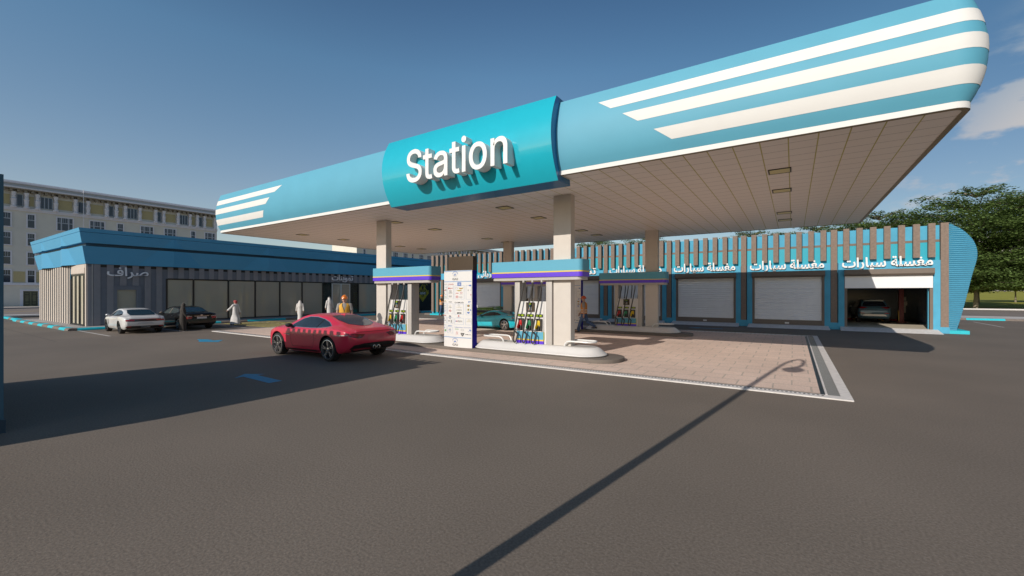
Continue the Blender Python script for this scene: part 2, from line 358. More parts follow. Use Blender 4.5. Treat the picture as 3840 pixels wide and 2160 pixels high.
# the streets round the site: west street runs north-south, north street east-west
sheet('road', -97.5, -66.2, -300, 400, -0.012, ROADM)
sheet('road', -66.2, 300, 58.7, 86.5, -0.012, ROADM)
def strip(name, x0, x1, y0, y1, z0, z1, m, bev=0.0):
    b = MB(); b.box(x0, x1, y0, y1, z0, z1); return struct(b.build(name, m, bevel=bev))
strip('pavement', -108.8, -97.7, -300, 400, -0.05, 0.12, SLABS)
strip('kerb', -97.7, -97.45, -300, 400, -0.05, 0.14, mat('west_kerb', (0.22, 0.23, 0.26), 0.8))
strip('kerb', -66.3, -64.9, -300, 56, -0.05, 0.13, WHITE2)
strip('pavement', -64.9, -61.3, -300, 56, -0.05, 0.12, tiles('dark_slabs', (0.16, 0.155, 0.16), (0.42, 0.41, 0.40), 0.8, 2.4, 0.03, bump=0.2))
strip('pavement', -61.1, 300, 52.7, 57.4, -0.05, 0.13, tiles('pale_slabs', (0.52, 0.48, 0.45), (0.26, 0.23, 0.21), 2.4, 5.5, 0.03, bump=0.2))
strip('kerb', -61.1, 300, 57.42, 58.7, -0.05, 0.12, CONC)
strip('kerb', -61.1, 300, 86.5, 88.0, -0.05, 0.14, CONC)
sheet('road_marking', -82.5, -81.7, -300, 400, -0.004, mat('yellow_centre_line', (0.48, 0.33, 0.08), 0.8))
for yy in (67.5, 77.5): sheet('road_marking', -60, 300, yy, yy+0.35, -0.004, mat('worn_line', (0.34, 0.28, 0.24), 0.8))

def kerb_run(p0, p1, wid, blocks, h=0.15):
    """painted kerb stones along a line: list of (length, material index), rounded upper edge"""
    p0, p1 = Vector(p0), Vector(p1); d = (p1-p0).normalized(); nrm = Vector((-d.y, d.x, 0)); L_ = (p1-p0).length; t = 0; k = 0; b = MB()
    prof = [(0, 0), (0, h*0.45), (0.05, h*0.85), (0.10, h), (wid, h), (wid, 0)]
    while t < L_ - 1e-3:
        ln, mi = blocks[k % len(blocks)]; t1 = min(L_, t+ln)
        a, c = p0 + d*t, p0 + d*(t1-0.006)
        b.loft([[a + nrm*u + Vector((0, 0, w)) for u, w in prof], [c + nrm*u + Vector((0, 0, w)) for u, w in prof]], mi, False)
        t = t1; k += 1
    return struct(b.build('kerb', [CYANK, KERBG]))
strip('pavement', -54, -36.86, 7.2, 44, -0.05, 0.146, SLABS)
kerb_run((-54.0, 6.74, 0), (-36.75, 6.78, 0), 0.42, [(1.4, 0), (1.6, 1)])
kerb_run((-36.72, 7.2, 0), (-36.72, 44, 0), 0.40, [(4.4, 0), (0.9, 1), (2.6, 0), (1.9, 1), (3.1, 0), (1.6, 1)])
kerb_run((-36.3, 39.2, 0), (-33.2, 39.2, 0), 0.3, [(3, 0)])
kerb_run((-33.2, 33.2, 0), (-29.5, 33.2, 0), 0.3, [(0.8, 1), (1.8, 0)])
kerb_run((-61.1, 52.35, 0), (300, 52.35, 0), 0.35, [(2.3, 0), (2.3, 1)], 0.16)
kerb_run((-61.2, 7.0, 0), (-54.0, 7.0, 0), 0.35, [(3.0, 0), (1.2, 1)])

# forecourt paving, its edge frame and drain gratings
PX0, PX1, PY0, PY1 = -29.3, 1.08, 11.52, 28.0
b = MB(); b.quad((PX0+0.3, PY0+0.42, 0.02), (PX1-0.56, PY0+0.42, 0.02), (PX1-0.56, PY1-0.5, 0.02), (PX0+0.3, PY1-0.5, 0.02)); struct(b.build('forecourt_paving', PAVER))
b = MB()
b.box(PX0, PX1, PY0, PY0+0.15, -0.03, 0.028); b.box(PX0+0.1, PX1-0.2, PY0+0.17, PY0+0.34, -0.03, 0.024)
b.box(PX1-0.20, PX1, PY0+0.152, PY1, -0.03, 0.028); b.box(PX1-0.47, PX1-0.43, PY0+0.4, PY1-0.25, -0.03, 0.026)
b.box(PX0, PX1-0.202, PY1-0.12, PY1, -0.03, 0.026); b.box(PX0, PX0+0.15, PY0+0.152, PY1-0.122, -0.03, 0.027); b.box(PX0+0.152, PX1-0.5, PY1-0.40, PY1-0.30, -0.03, 0.024)
struct(b.build('paving_edge', CONC))
g = MB()
for i in range(int((PX1-PX0-0.7)/0.085)):
    x = PX0+0.25+i*0.085; g.box(x, x+0.045, PY0+0.20, PY0+0.27, 0.02, 0.0262)
for i in range(int((PX1-PX0-0.7)/0.2)):
    x = PX0+0.25+i*0.2; g.box(x, x+0.1, PY1-0.37, PY1-0.33, 0.02, 0.0262)
g.box(PX0+0.3, PX1-0.5, PY0+0.345, PY0+0.415, -0.03, 0.006)
g.box(PX1-0.56, PX1-0.475, PY0+0.42, PY1-0.5, -0.03, 0.012); g.box(PX1-1.3, PX1-0.21, PY1-0.295, PY1-0.125, -0.03, 0.02)
struct(g.build('drain_slots', BLACK))
g = MB(); y = PY0+0.4
g.box(PX1-0.428, PX1-0.202, PY0+0.4, PY1-0.3, -0.03, 0.004, 1)
while y < PY1-0.35:
    g.box(PX1-0.428, PX1-0.202, y, y+0.022, 0.004, 0.02, 0); y += 0.05
struct(g.build('drain_grating', [mat('grating_steel', (0.26, 0.255, 0.25), 0.45, metal=0.6), BLACK]))

# painted markings
def flat(name, poly, z, m):
    b = MB(); b.add([(x, y, z) for x, y in poly], [tuple(range(len(poly)))], 0); o = b.build(name, m, recalc=False)
    if o.data.polygons[0].normal.z < 0: o.data.flip_normals()
    return struct(o)
flat('arrow_marking', [(-12.62, 5.50), (-13.05, 5.96), (-12.55, 6.28), (-12.58, 6.07), (-11.20, 6.03), (-11.20, 5.69), (-12.66, 5.74)], 0.004, BLUEP)
flat('arrow_marking', [(-24.9, 9.15), (-24.15, 9.55), (-24.15, 9.33), (-23.55, 9.36), (-23.5, 9.75), (-22.7, 9.2), (-23.5, 8.7), (-24.15, 8.95)], 0.004, BLUEP)
flat('arrow_marking', [(-5.9, 30.55), (-5.2, 30.95), (-5.2, 30.68), (-3.8, 30.66), (-3.8, 30.38), (-5.2, 30.38), (-5.2, 30.1)], 0.004, BLUEP)
for yy in (7.24, 10.58, 14.06, 17.45, 20.9): flat('parking_line', [(-36.7, yy-0.06), (-30.6, yy-0.06), (-30.6, yy+0.06), (-36.7, yy+0.06)], 0.004, WLINE)
b = MB()
for k in range(9):
    x = -36.2 + k*0.75; b.add([(x, 15.2, 0.004), (x+0.3, 15.2, 0.004), (x+0.8, 18.2, 0.004), (x+0.5, 18.2, 0.004)], [(0, 1, 2, 3)])
for y0 in (15.0, 18.22): b.add([(-36.3, y0, 0.0045), (-29.6, y0, 0.0045), (-29.6, y0+0.16, 0.0045), (-36.3, y0+0.16, 0.0045)], [(0, 1, 2, 3)])
struct(b.build('hatched_marking', YLINE))
flat('parking_line', [(12.05, 49.1), (12.17, 49.1), (11.95, 42.3), (11.83, 42.3)], 0.004, WLINE)
b = MB()
for (x0, x1, y0, y1) in ((-61, -29.3, 5.0, 5.03), (-28.75, -28.72, -5, 11.5), (-42.8, -42.77, -20, 5)):
    b.quad((x0, y0, 0.003), (x1, y0, 0.003), (x1, y1, 0.003), (x0, y1, 0.003))
struct(b.build('asphalt_seam', mat('tar_seam', (0.05, 0.045, 0.04), 0.7)))

# ---------------------------------------------------------------- canopy
CX0, CX1, CY0, CY1, CZ = -27.95, 2.83, 11.35, 27.3, 5.80
PROF = [(5.93, 0.0), (6.08, 0.075), (6.22, 0.13), (6.36, 0.17), (6.5, 0.20), (6.65, 0.222), (6.8, 0.232), (6.95, 0.235), (7.1, 0.228), (7.25, 0.208), (7.4, 0.178), (7.55, 0.14), (7.75, 0.08), (7.96, 0.0)]
def poff(z):
    for (a, o), (c, p) in zip(PROF, PROF[1:]):
        if a <= z <= c: return o + (p-o)*(z-a)/(c-a)
    return 0.0
def zm(y, z):
    k = 1-0.37*min(1, max(0, (y-CY0)/(CY1-CY0)))
    return 5.93+(z-5.93)*k
def outline(rad=0.30, n=7):
    pts = []
    for cx, cy, a0 in ((CX1-rad, CY0+rad, -90), (CX1-rad, CY1-rad, 0), (CX0+rad, CY1-rad, 90), (CX0+rad, CY0+rad, 180)):
        for i in range(n+1):
            a = R(a0 + 90*i/n); pts.append((cx + rad*math.cos(a), cy + rad*math.sin(a), math.cos(a), math.sin(a)))
    return pts
OUT = outline()
canopy = thing('canopy', 'long sky blue petrol station canopy with white end stripes on four square columns', 'canopy', (2.17-26*0.565, 11.325, 0))
b = MB(); b.loft([[(x+nx*o, y+ny*o, zm(y, z)) for x, y, nx, ny in OUT] for z, o in PROF], 0, True, False)
b.build('fascia', CANB, canopy, sharp=50)
b = MB(); b.loft([[(x, y, z) for x, y, nx, ny in OUT] for z in (5.805, 5.928)], 0, True, False)
b.loft([[(x-nx*0.02, y-ny*0.02, z) for x, y, nx, ny in OUT] for z in (5.805, 5.928)], 0, True, False); b.build('lower_trim', WHITE2, canopy, sharp=50, recalc=False)
b = MB(); b.add([(x-nx*0.05, y-ny*0.05, zm(y, 7.9)) for x, y, nx, ny in OUT], [tuple(range(len(OUT)))]); b.build('roof_deck', KERBG, canopy)
def soffit_mat():
    m = bpy.data.materials.new('soffit_panels'); m.use_nodes = True
    nt = m.node_tree; N = nt.nodes; L = nt.links; b = N['Principled BSDF']; b.inputs['Roughness'].default_value = 0.45
    tc = N.new('ShaderNodeTexCoord'); sx = N.new('ShaderNodeSeparateXYZ'); L.new(tc.outputs['Object'], sx.inputs[0])
    def line(out, w):
        a = N.new('ShaderNodeMath'); a.operation = 'PINGPONG'; a.inputs[1].default_value = 0.2825; L.new(out, a.inputs[0])
        c = N.new('ShaderNodeMath'); c.operation = 'LESS_THAN'; c.inputs[1].default_value = w; L.new(a.outputs[0], c.inputs[0]); return c
    lx = line(sx.outputs[0], 0.013); ly = line(sx.outputs[1], 0.011)
    m1 = N.new('ShaderNodeMixRGB'); m1.inputs[1].default_value = (0.95, 0.86, 0.78, 1); m1.inputs[2].default_value = (0.44, 0.38, 0.33, 1); L.new(ly.outputs[0], m1.inputs[0])
    m2 = N.new('ShaderNodeMixRGB'); L.new(m1.outputs[0], m2.inputs[1]); m2.inputs[2].default_value = (0.52, 0.44, 0.10, 1); L.new(lx.outputs[0], m2.inputs[0])
    L.new(m2.outputs[0], b.inputs['Base Color']); return m
b = MB(); b.quad((CX0+0.10, CY0+0.10, CZ+0.012), (CX0+0.10, CY1-0.10, CZ+0.012), (CX1-0.10, CY1-0.10, CZ+0.012), (CX1-0.10, CY0+0.10, CZ+0.012)); b.build('soffit', soffit_mat(), canopy, recalc=False)
b = MB(); b.loft([[(x-nx*d, y-ny*d, z) for x, y, nx, ny in OUT] for d, z in ((0.022, CZ+0.02), (0.022, CZ), (0.115, CZ), (0.115, CZ+0.02))], 0, False, False)
b.build('soffit_frame', mat('olive_frame', (0.30, 0.23, 0.12), 0.5), canopy)
# white stripes: bands 5 mm proud of the fascia, running round each end
front = [(x, CY0, 0, -1) for x in (-20.5, -21, -22, -24, -26)]
for z0, z1, xa, xb, la, lb in ((7.33, 7.60, -4.14, -4.52, -21.40, -20.84), (6.81, 7.10, -3.39, -3.80, -22.20, -21.82), (6.20, 6.52, -2.56, -2.99, -22.66, -22.46)):
    for side in (0, 1):
        rows = []
        for k in range(7):
            z = z0 + (z1-z0)*k/6; o = poff(z) + 0.005; t = k/6; row = []
            if side == 0:
                xs = xa + (xb-xa)*t
                row += [(xs + (CX1-0.3-xs)*q/4, CY0-o, z) for q in range(4)]
                row += [(x+nx*o, y+ny*o, zm(y, z)) for x, y, nx, ny in OUT[:8]] + [(CX1+o, CY0+0.35+(CY1-CY0-0.75)*q/6, zm(CY0+0.35+(CY1-CY0-0.75)*q/6, z)) for q in range(1, 7)]
            else:
                xs = la + (lb-la)*t
                row += [(xs + (CX0+0.3-xs)*q/4, CY0-o, z) for q in range(4)]
                row += [(x+nx*o, y+ny*o, zm(y, z)) for x, y, nx, ny in reversed(OUT[24:32])] + [(CX0-o, CY0+0.35+(CY1-CY0-0.75)*q/6, zm(CY0+0.35+(CY1-CY0-0.75)*q/6, z)) for q in range(1, 7)]
            rows.append(row)
        b = MB(); b.loft(rows, 0, True, False, closed=False); b.build('stripe', WHITE2, canopy, sharp=50)
COLS = [(-6.88, 13.85), (-16.56, 13.85), (-6.59, 24.28), (-16.27, 24.28)]
for x, y in COLS:
    b = MB(); b.box(x-0.345, x+0.345, y-0.17, y+0.17, 0.41, CZ+0.01); b.build('column', CREAM, canopy, bevel=0.02)
LM = mat('light_panel', (0.85, 0.74, 0.34), 0.4); LF = mat('light_frame', (0.06, 0.05, 0.03), 0.5)
ROWN = ['first from the canopy front', 'second from the front', 'third from the front', 'last from the front']
ENDN = ['near the right canopy end', 'just left of the near column', 'right of the left column', 'near the left canopy end']
lproto = None
for i, x in enumerate((-0.32, -9.85, -16.4, -24.5)):
    for j, y in enumerate((14.42, 17.2, 22.0, 24.2)):
        lab = 'recessed square light %s, %s' % (ENDN[i], ROWN[j])
        if lproto is None:
            lproto = o = thing('ceiling_light', lab, 'ceiling light', (x, y, CZ), 0, 'recessed lights in the canopy ceiling')
            f = MB()
            for q in ((-0.28, 0.28, -0.27, -0.235), (-0.28, 0.28, 0.235, 0.27), (-0.28, -0.245, -0.234, 0.234), (0.245, 0.28, -0.234, 0.234)): f.box(*q, -0.012, 0.01)
            f.build('frame', LF, o, local=True)
            f = MB(); f.box(-0.244, 0.244, -0.234, 0.234, -0.006, 0.01); f.build('diffuser', LM, o, local=True)
        else:
            o = copy_tree(lproto); o.location = (x, y, CZ); o['label'] = lab

# raised sign with 3-d letters
SX0, SX1 = -13.02, -5.78
sign = thing('station_sign', 'glossy turquoise sign box with raised white letters reading Station on the canopy front', 'sign', ((SX0+SX1)/2, 11.2, 5.63))
def sy(z):
    t = (z-6.94)/1.23; return 10.79 + 0.40*t*t
zs = [5.63 + 2.46*i/22 for i in range(23)]
b = MB()
b.loft([[(SX0, sy(z), z), (SX1, sy(z), z)] for z in zs], 0, True, False, closed=False)
b.build('panel', SIGN, sign, sharp=60)
b = MB(); n = len(zs)
for X in (SX0, SX1):
    b.add([(X, sy(z)+0.002, z) for z in zs] + [(X, 12.06, zs[0]), (X, 11.68, zs[-1])][::-1], [tuple(range(n+2))], 0)
b.quad((SX0, sy(zs[0])+0.002, zs[0]), (SX1, sy(zs[0])+0.002, zs[0]), (SX1, 12.06, zs[0]), (SX0, 12.06, zs[0])); b.quad((SX0, sy(zs[-1])+0.002, zs[-1]), (SX1, sy(zs[-1])+0.002, zs[-1]), (SX1, 11.68, zs[-1]), (SX0, 11.68, zs[-1]))
b.quad((SX0, 12.06, zs[0]), (SX1, 12.06, zs[0]), (SX1, 11.68, zs[-1]), (SX0, 11.68, zs[-1]))
b.build('box_sides', SIGNB, sign, recalc=False)
OUTL = [[(224,-9),(202,-8),(182,-6),(162,-2),(144,3),(128,9),(112,17),(98,26),(85,36),(74,48),(64,60),(56,74),(49,88),(44,103),(40,120),(38,137),(104,137),(106,125),(109,115),(112,105),(117,96),(123,88),(130,80),(138,74),(147,68),(156,63),(166,59),(177,55),(188,53),(200,51),(212,50),(224,49),(237,50),(250,51),(263,53),(275,56),(286,60),(296,65),(306,71),(315,77),(323,84),(329,92),(335,100),(340,109),(343,119),(345,129),(346,139),(345,149),(343,157),(341,165),(337,172),(332,179),(326,185),(320,190),(313,195),(305,200),(296,205),(245,222),(184,239),(160,247),(138,256),(118,266),(101,277),(86,289),(74,303),(64,318),(57,335),(53,353),(52,372),(53,389),(56,405),(60,420),(67,434),(75,448),(85,460),(96,471),(109,481),(122,490),(138,498),(154,504),(171,509),(189,513),(208,515),(227,516),(247,515),(266,513),(283,509),(300,504),(316,498),(331,490),(344,481),(357,471),(367,461),(377,449),(385,436),(392,422),(396,408),(399,393),(401,378),(337,378),(335,393),(330,406),(323,418),(313,428),(302,437),(289,445),(275,451),(259,455),(243,458),(225,459),(212,458),(200,457),(188,455),(178,452),(167,448),(158,443),(149,438),(141,432),(135,425),(129,418),(124,411),(120,402),(117,394),(116,385),(115,376),(116,366),(118,356),(121,348),(125,340),(131,334),(138,327),(145,322),(152,317),(161,312),(169,308),(212,293),(264,279),(312,264),(321,259),(331,255),(341,249),(350,244),(359,238),(367,231),(375,224),(382,215),(389,207),(395,198),(399,187),(403,177),(406,165),(408,152),(408,139),(407,122),(405,107),(400,92),(394,77),(386,64),(377,51),(366,39),(353,28),(339,19),(323,11),(306,4),(288,-2),(268,-6),(246,-8)],[(650,379),(650,327),(453,327),(453,379)],[(511,471),(573,471),(573,98),(573,88),(574,80),(576,73),(579,66),(583,61),(587,57),(593,54),(600,52),(608,50),(617,50),(632,51),(648,54),(660,2),(638,-3),(615,-4),(596,-3),(579,0),(564,5),(550,12),(539,21),(529,32),(521,45),(516,59),(513,75),(511,93)],[(834,-9),(820,-8),(806,-6),(793,-4),(780,0),(768,5),(757,11),(747,18),(737,26),(729,35),(722,45),(715,55),(711,67),(707,80),(705,93),(704,108),(705,120),(706,132),(709,143),(713,152),(717,161),(723,169),(729,176),(736,182),(743,188),(751,193),(760,198),(769,202),(779,205),(789,208),(799,211),(852,220),(908,227),(939,235),(949,255),(949,257),(949,266),(948,274),(946,282),(944,290),(941,297),(937,303),(932,309),(927,314),(921,318),(914,322),(906,325),(898,328),(889,329),(880,330),(870,331),(859,330),(849,329),(840,328),(831,325),(823,322),(792,301),(774,274),(715,291),(721,304),(727,317),(735,328),(743,337),(752,346),(762,354),(773,360),(784,366),(795,371),(807,375),(819,379),(831,381),(843,383),(856,384),(868,384),(913,379),(923,377),(932,374),(942,370),(951,366),(960,360),(968,354),(976,347),(984,339),(990,330),(996,320),(1001,309),(1005,297),(1008,283),(1010,268),(1011,251),(1011,0),(950,0),(950,52),(946,52),(926,25),(920,19),(913,14),(906,9),(898,5),(889,1),(880,-2),(869,-5),(858,-7),(846,-8)],[(844,45),(858,46),(870,48),(881,50),(892,54),(902,59),(911,64),(919,71),(926,78),(932,85),(937,93),(942,102),(945,111),(948,119),(949,129),(949,138),(949,190),(933,182),(905,176),(874,171),(849,168),(808,159),(801,156),(794,152),(788,148),(782,144),(777,139),(773,134),(770,128),(768,121),(766,113),(766,105),(766,97),(767,90),(769,84),(772,78),(776,72),(780,67),(785,63),(791,59),(797,55),(804,52),(811,50),(819,48),(827,47),(835,46)],[(1267,379),(1267,327),(1070,327),(1070,379)],[(1128,471),(1189,471),(1189,98),(1190,88),(1191,80),(1193,73),(1196,66),(1199,61),(1204,57),(1210,54),(1216,52),(1224,50),(1234,50),(1248,51),(1265,54),(1276,2),(1255,-3),(1231,-4),(1213,-3),(1196,0),(1180,5),(1167,12),(1155,21),(1145,32),(1138,45),(1132,59),(1129,75),(1128,93)],[(1343,0),(1343,379),(1404,379),(1404,0)],[(1374,443),(1367,443),(1361,445),(1355,447),(1349,450),(1344,455),(1340,460),(1336,465),(1334,471),(1332,477),(1332,483),(1332,490),(1334,496),(1336,502),(1340,507),(1344,512),(1349,516),(1355,519),(1361,522),(1367,523),(1374,524),(1381,523),(1388,522),(1394,519),(1399,516),(1404,512),(1409,507),(1412,502),(1415,496),(1416,490),(1417,483),(1416,477),(1415,471),(1412,465),(1409,460),(1404,455),(1399,450),(1394,447),(1388,445),(1381,443)],[(1664,-8),(1644,-7),(1625,-4),(1607,1),(1590,8),(1574,16),(1559,27),(1546,39),(1533,53),(1523,68),(1513,85),(1505,103),(1499,123),(1495,143),(1492,165),(1491,187),(1492,211),(1495,233),(1499,253),(1505,273),(1513,291),(1523,308),(1533,323),(1546,337),(1559,349),(1574,360),(1590,369),(1607,376),(1625,380),(1644,383),(1664,384),(1685,383),(1704,380),(1722,376),(1740,369),(1756,360),(1771,349),(1784,337),(1796,323),(1807,308),(1816,291),(1824,273),(1830,253),(1835,233),(1837,211),(1838,187),(1837,165),(1835,143),(1830,123),(1824,103),(1816,85),(1807,68),(1796,53),(1784,39),(1771,27),(1756,16),(1740,8),(1722,1),(1704,-4),(1685,-7)],[(1664,46),(1679,47),(1693,50),(1705,53),(1717,59),(1727,66),(1737,74),(1745,83),(1753,94),(1759,105),(1764,117),(1769,131),(1772,144),(1774,158),(1776,173),(1776,187),(1776,202),(1774,217),(1772,231),(1769,245),(1764,258),(1759,271),(1753,282),(1745,292),(1737,302),(1727,310),(1717,317),(1705,323),(1693,327),(1679,329),(1664,330),(1650,329),(1636,327),(1624,323),(1613,317),(1602,310),(1593,302),(1585,292),(1577,282),(1571,271),(1566,258),(1561,245),(1558,231),(1555,217),(1554,203),(1553,187),(1554,173),(1555,158),(1558,144),(1561,131),(1566,117),(1571,105),(1577,94),(1585,83),(1593,74),(1602,66),(1613,59),(1624,53),(1636,50),(1650,47)],[(1986,227),(1986,0),(1925,0),(1925,379),(1984,379),(1984,287),(1975,287),(1982,307),(1991,324),(2001,339),(2012,352),(2024,362),(2038,370),(2052,376),(2067,381),(2083,384),(2100,384),(2115,384),(2129,382),(2143,379),(2155,374),(2167,369),(2178,362),(2189,353),(2198,344),(2206,333),(2213,321),(2219,307),(2223,293),(2227,276),(2229,259),(2229,240),(2229,0),(2168,0),(2168,235),(2167,252),(2165,268),(2160,281),(2154,294),(2145,304),(2135,313),(2124,320),(2112,325),(2098,328),(2082,329),(2072,329),(2061,327),(2051,325),(2042,322),(2033,317),(2025,312),(2017,306),(2010,299),(2004,291),(1999,283),(1994,273),(1991,263),(1988,252),(1987,240)]]
def glyph_mesh(contours, k, off, ext):
    cu = bpy.data.curves.new('g', 'CURVE'); cu.dimensions = '2D'; cu.fill_mode = 'BOTH'; cu.extrude = ext; cu.offset = off
    for pts in contours:
        sp = cu.splines.new('POLY'); sp.points.add(len(pts)-1); sp.use_cyclic_u = True
        for p, (x, y) in zip(sp.points, pts): p.co = (x/1000*k, y/1000*k, 0, 1)
    o = bpy.data.objects.new('g', cu); COL.objects.link(o)
    me = bpy.data.meshes.new_from_object(o.evaluated_get(bpy.context.evaluated_depsgraph_get()))
    r = [tuple(v.co) for v in me.vertices], [tuple(p.vertices) for p in me.polygons]
    bpy.data.objects.remove(o); bpy.data.curves.remove(cu); bpy.data.meshes.remove(me); return r
xsA = [x for c in OUTL for x, y in c]; gx0, gx1 = min(xsA), max(xsA)
groups = []
for c in sorted(OUTL, key=lambda c: min(x for x, y in c)):
    lo, hi = min(x for x, y in c), max(x for x, y in c)
    for gq in groups:
        if lo < gq[1]-8 and hi > gq[0]+8: gq[0] = min(lo, gq[0]); gq[1] = max(hi, gq[1]); gq[2].append(c); break
    else: groups.append([lo, hi, [c]])
capd = max(y for c in min(groups, key=lambda g: g[0])[2] for x, y in c)/1000
kx = 4.26/((gx1-gx0)/1000); kz = 1.10/capd
LET = mat('sign_letter_white', (0.90, 0.88, 0.86), 0.4, var=0.02)
def area(c): return sum(x0*y1-x1*y0 for (x0, y0), (x1, y1) in zip(c, c[1:]+c[:1]))
for lo, hi, cs in groups:
    cs = sorted(cs, key=lambda c: -abs(area(c))); sgn = area(cs[0]) > 0; b = MB(); e = 0.19
    for c in cs:
        if (area(c) > 0) != sgn: continue
        bx = (min(x for x, y in c), max(x for x, y in c), min(y for x, y in c), max(y for x, y in c))
        if bx[2] > 500 and bx[3]-bx[2] < 200 and bx[1]-bx[0] < 130: c = [(bx[0], bx[2]), (bx[1], bx[2]), (bx[1], bx[3]), (bx[0], bx[3])]     # square i-dot
        hs = [h for h in cs if (area(h) > 0) != sgn and bx[0] < min(x for x, y in h) and bx[1] > max(x for x, y in h)]
        vs, fs = glyph_mesh([[((x-gx0)*kx/kz, y) for x, y in q] for q in [c]+hs], kz, 0.014, e); e -= 0.003
        b.add([(-11.36 + x, 10.69 - z, 6.19 + y) for x, y, z in vs], fs)
    b.build('letter', LET, sign)
# ---------------------------------------------------------------- pump islands
def rrect(x0, x1, y0, y1, rad, n=6):
    pts = []
    for cx, cy, a0 in ((x1-rad, y0+rad, -90), (x1-rad, y1-rad, 0), (x0+rad, y1-rad, 90), (x0+rad, y0+rad, 180)):
        for i in range(n+1):
            a = R(a0+90*i/n); pts.append((cx+rad*math.cos(a), cy+rad*math.sin(a)))
    return pts
def slab(b, o, z0, z1, mi=0, smooth=True):
    b.loft([[(x, y, z0) for x, y in o], [(x, y, z1) for x, y in o]], mi, smooth, True)
ISLW = mat('island_white', (0.79, 0.76, 0.73), 0.45, var=0.03)
ISLT = mat('island_top', (0.60, 0.57, 0.53), 0.55, var=0.03)
CABW = mat('cabinet_white', (0.76, 0.73, 0.70), 0.35, var=0.03)
LCD = mat('lcd_green', (0.36, 0.50, 0.02), 0.3, var=0.05); LCD2 = mat('lcd_teal', (0.05, 0.18, 0.22), 0.3)
KEY = mat('keypad_keys', (0.55, 0.54, 0.52), 0.4)
NRED = mat('nozzle_red', (0.52, 0.012, 0.012), 0.4); NGRN = mat('nozzle_green', (0.02, 0.24, 0.10), 0.4); NYEL = mat('nozzle_yellow', (0.72, 0.48, 0.01), 0.4)
GUARD = mat('nozzle_guard', (0.12, 0.12, 0.12), 0.35, metal=0.5)

def plinth(x0, x1, yc, lab):
    o = thing('island_plinth', lab, 'kerb plinth', ((x0+x1)/2, yc, 0)); b = MB(); slab(b, rrect(x0, x1, yc-0.85, yc+0.85, 0.80, 10), -0.02, 0.15); b.build('slab', PLINTH, o, bevel=0.015)
plinth(-18.9, -4.72, 13.85, 'long dark grey kerb plinth under the two nearest pump islands')
plinth(-18.8, -4.45, 24.28, 'long dark grey kerb plinth under the two shaded rear pump islands')

def island(cx, yc, lab):
    o = thing('pump_island', lab, 'pump island', (cx, yc, 0.15), 0, 'white rounded pump islands')
    b = MB(); rings = []
    for inx, iny, z in ((0.07, 0.05, 0.151), (0.02, 0.02, 0.17), (0.0, 0.0, 0.19), (0.012, 0.012, 0.215), (0.04, 0.05, 0.225), (0.13, 0.16, 0.31), (0.22, 0.27, 0.385), (0.28, 0.34, 0.42), (0.33, 0.39, 0.435)):
        rings.append([(cx+x, yc+y, z) for x, y in rrect(-2.72+inx, 2.72-inx, -0.78+iny, 0.78-iny, 0.77-iny, 9)])
    b.loft(rings, 0, True, True); b.build('body', ISLW, o, sharp=45)
    b = MB(); slab(b, [(cx+x, yc+y) for x, y in rrect(-2.35, 2.35, -0.37, 0.37, 0.36, 9)], 0.433, 0.442); b.build('top_plate', ISLT, o)
    for s in (-1, 1):
        b = MB(); pts = [(1.30, -0.27, 0.43), (1.33, -0.28, 0.52), (1.41, -0.29, 0.60), (1.53, -0.29, 0.62), (2.1, -0.29, 0.62)]
        pts += [(2.1+0.27*math.sin(R(a)), -0.29*math.cos(R(a)), 0.62) for a in (20, 40, 60, 80, 100, 120, 140, 160)]
        pts += [(2.1, 0.29, 0.62), (1.53, 0.29, 0.62), (1.41, 0.29, 0.60), (1.33, 0.28, 0.52), (1.30, 0.27, 0.43)]
        b.tube([(cx + s*x, yc+y, z) for x, y, z in pts], 0.032, 8); b.build('guard_rail', WHITE, o)
    return o

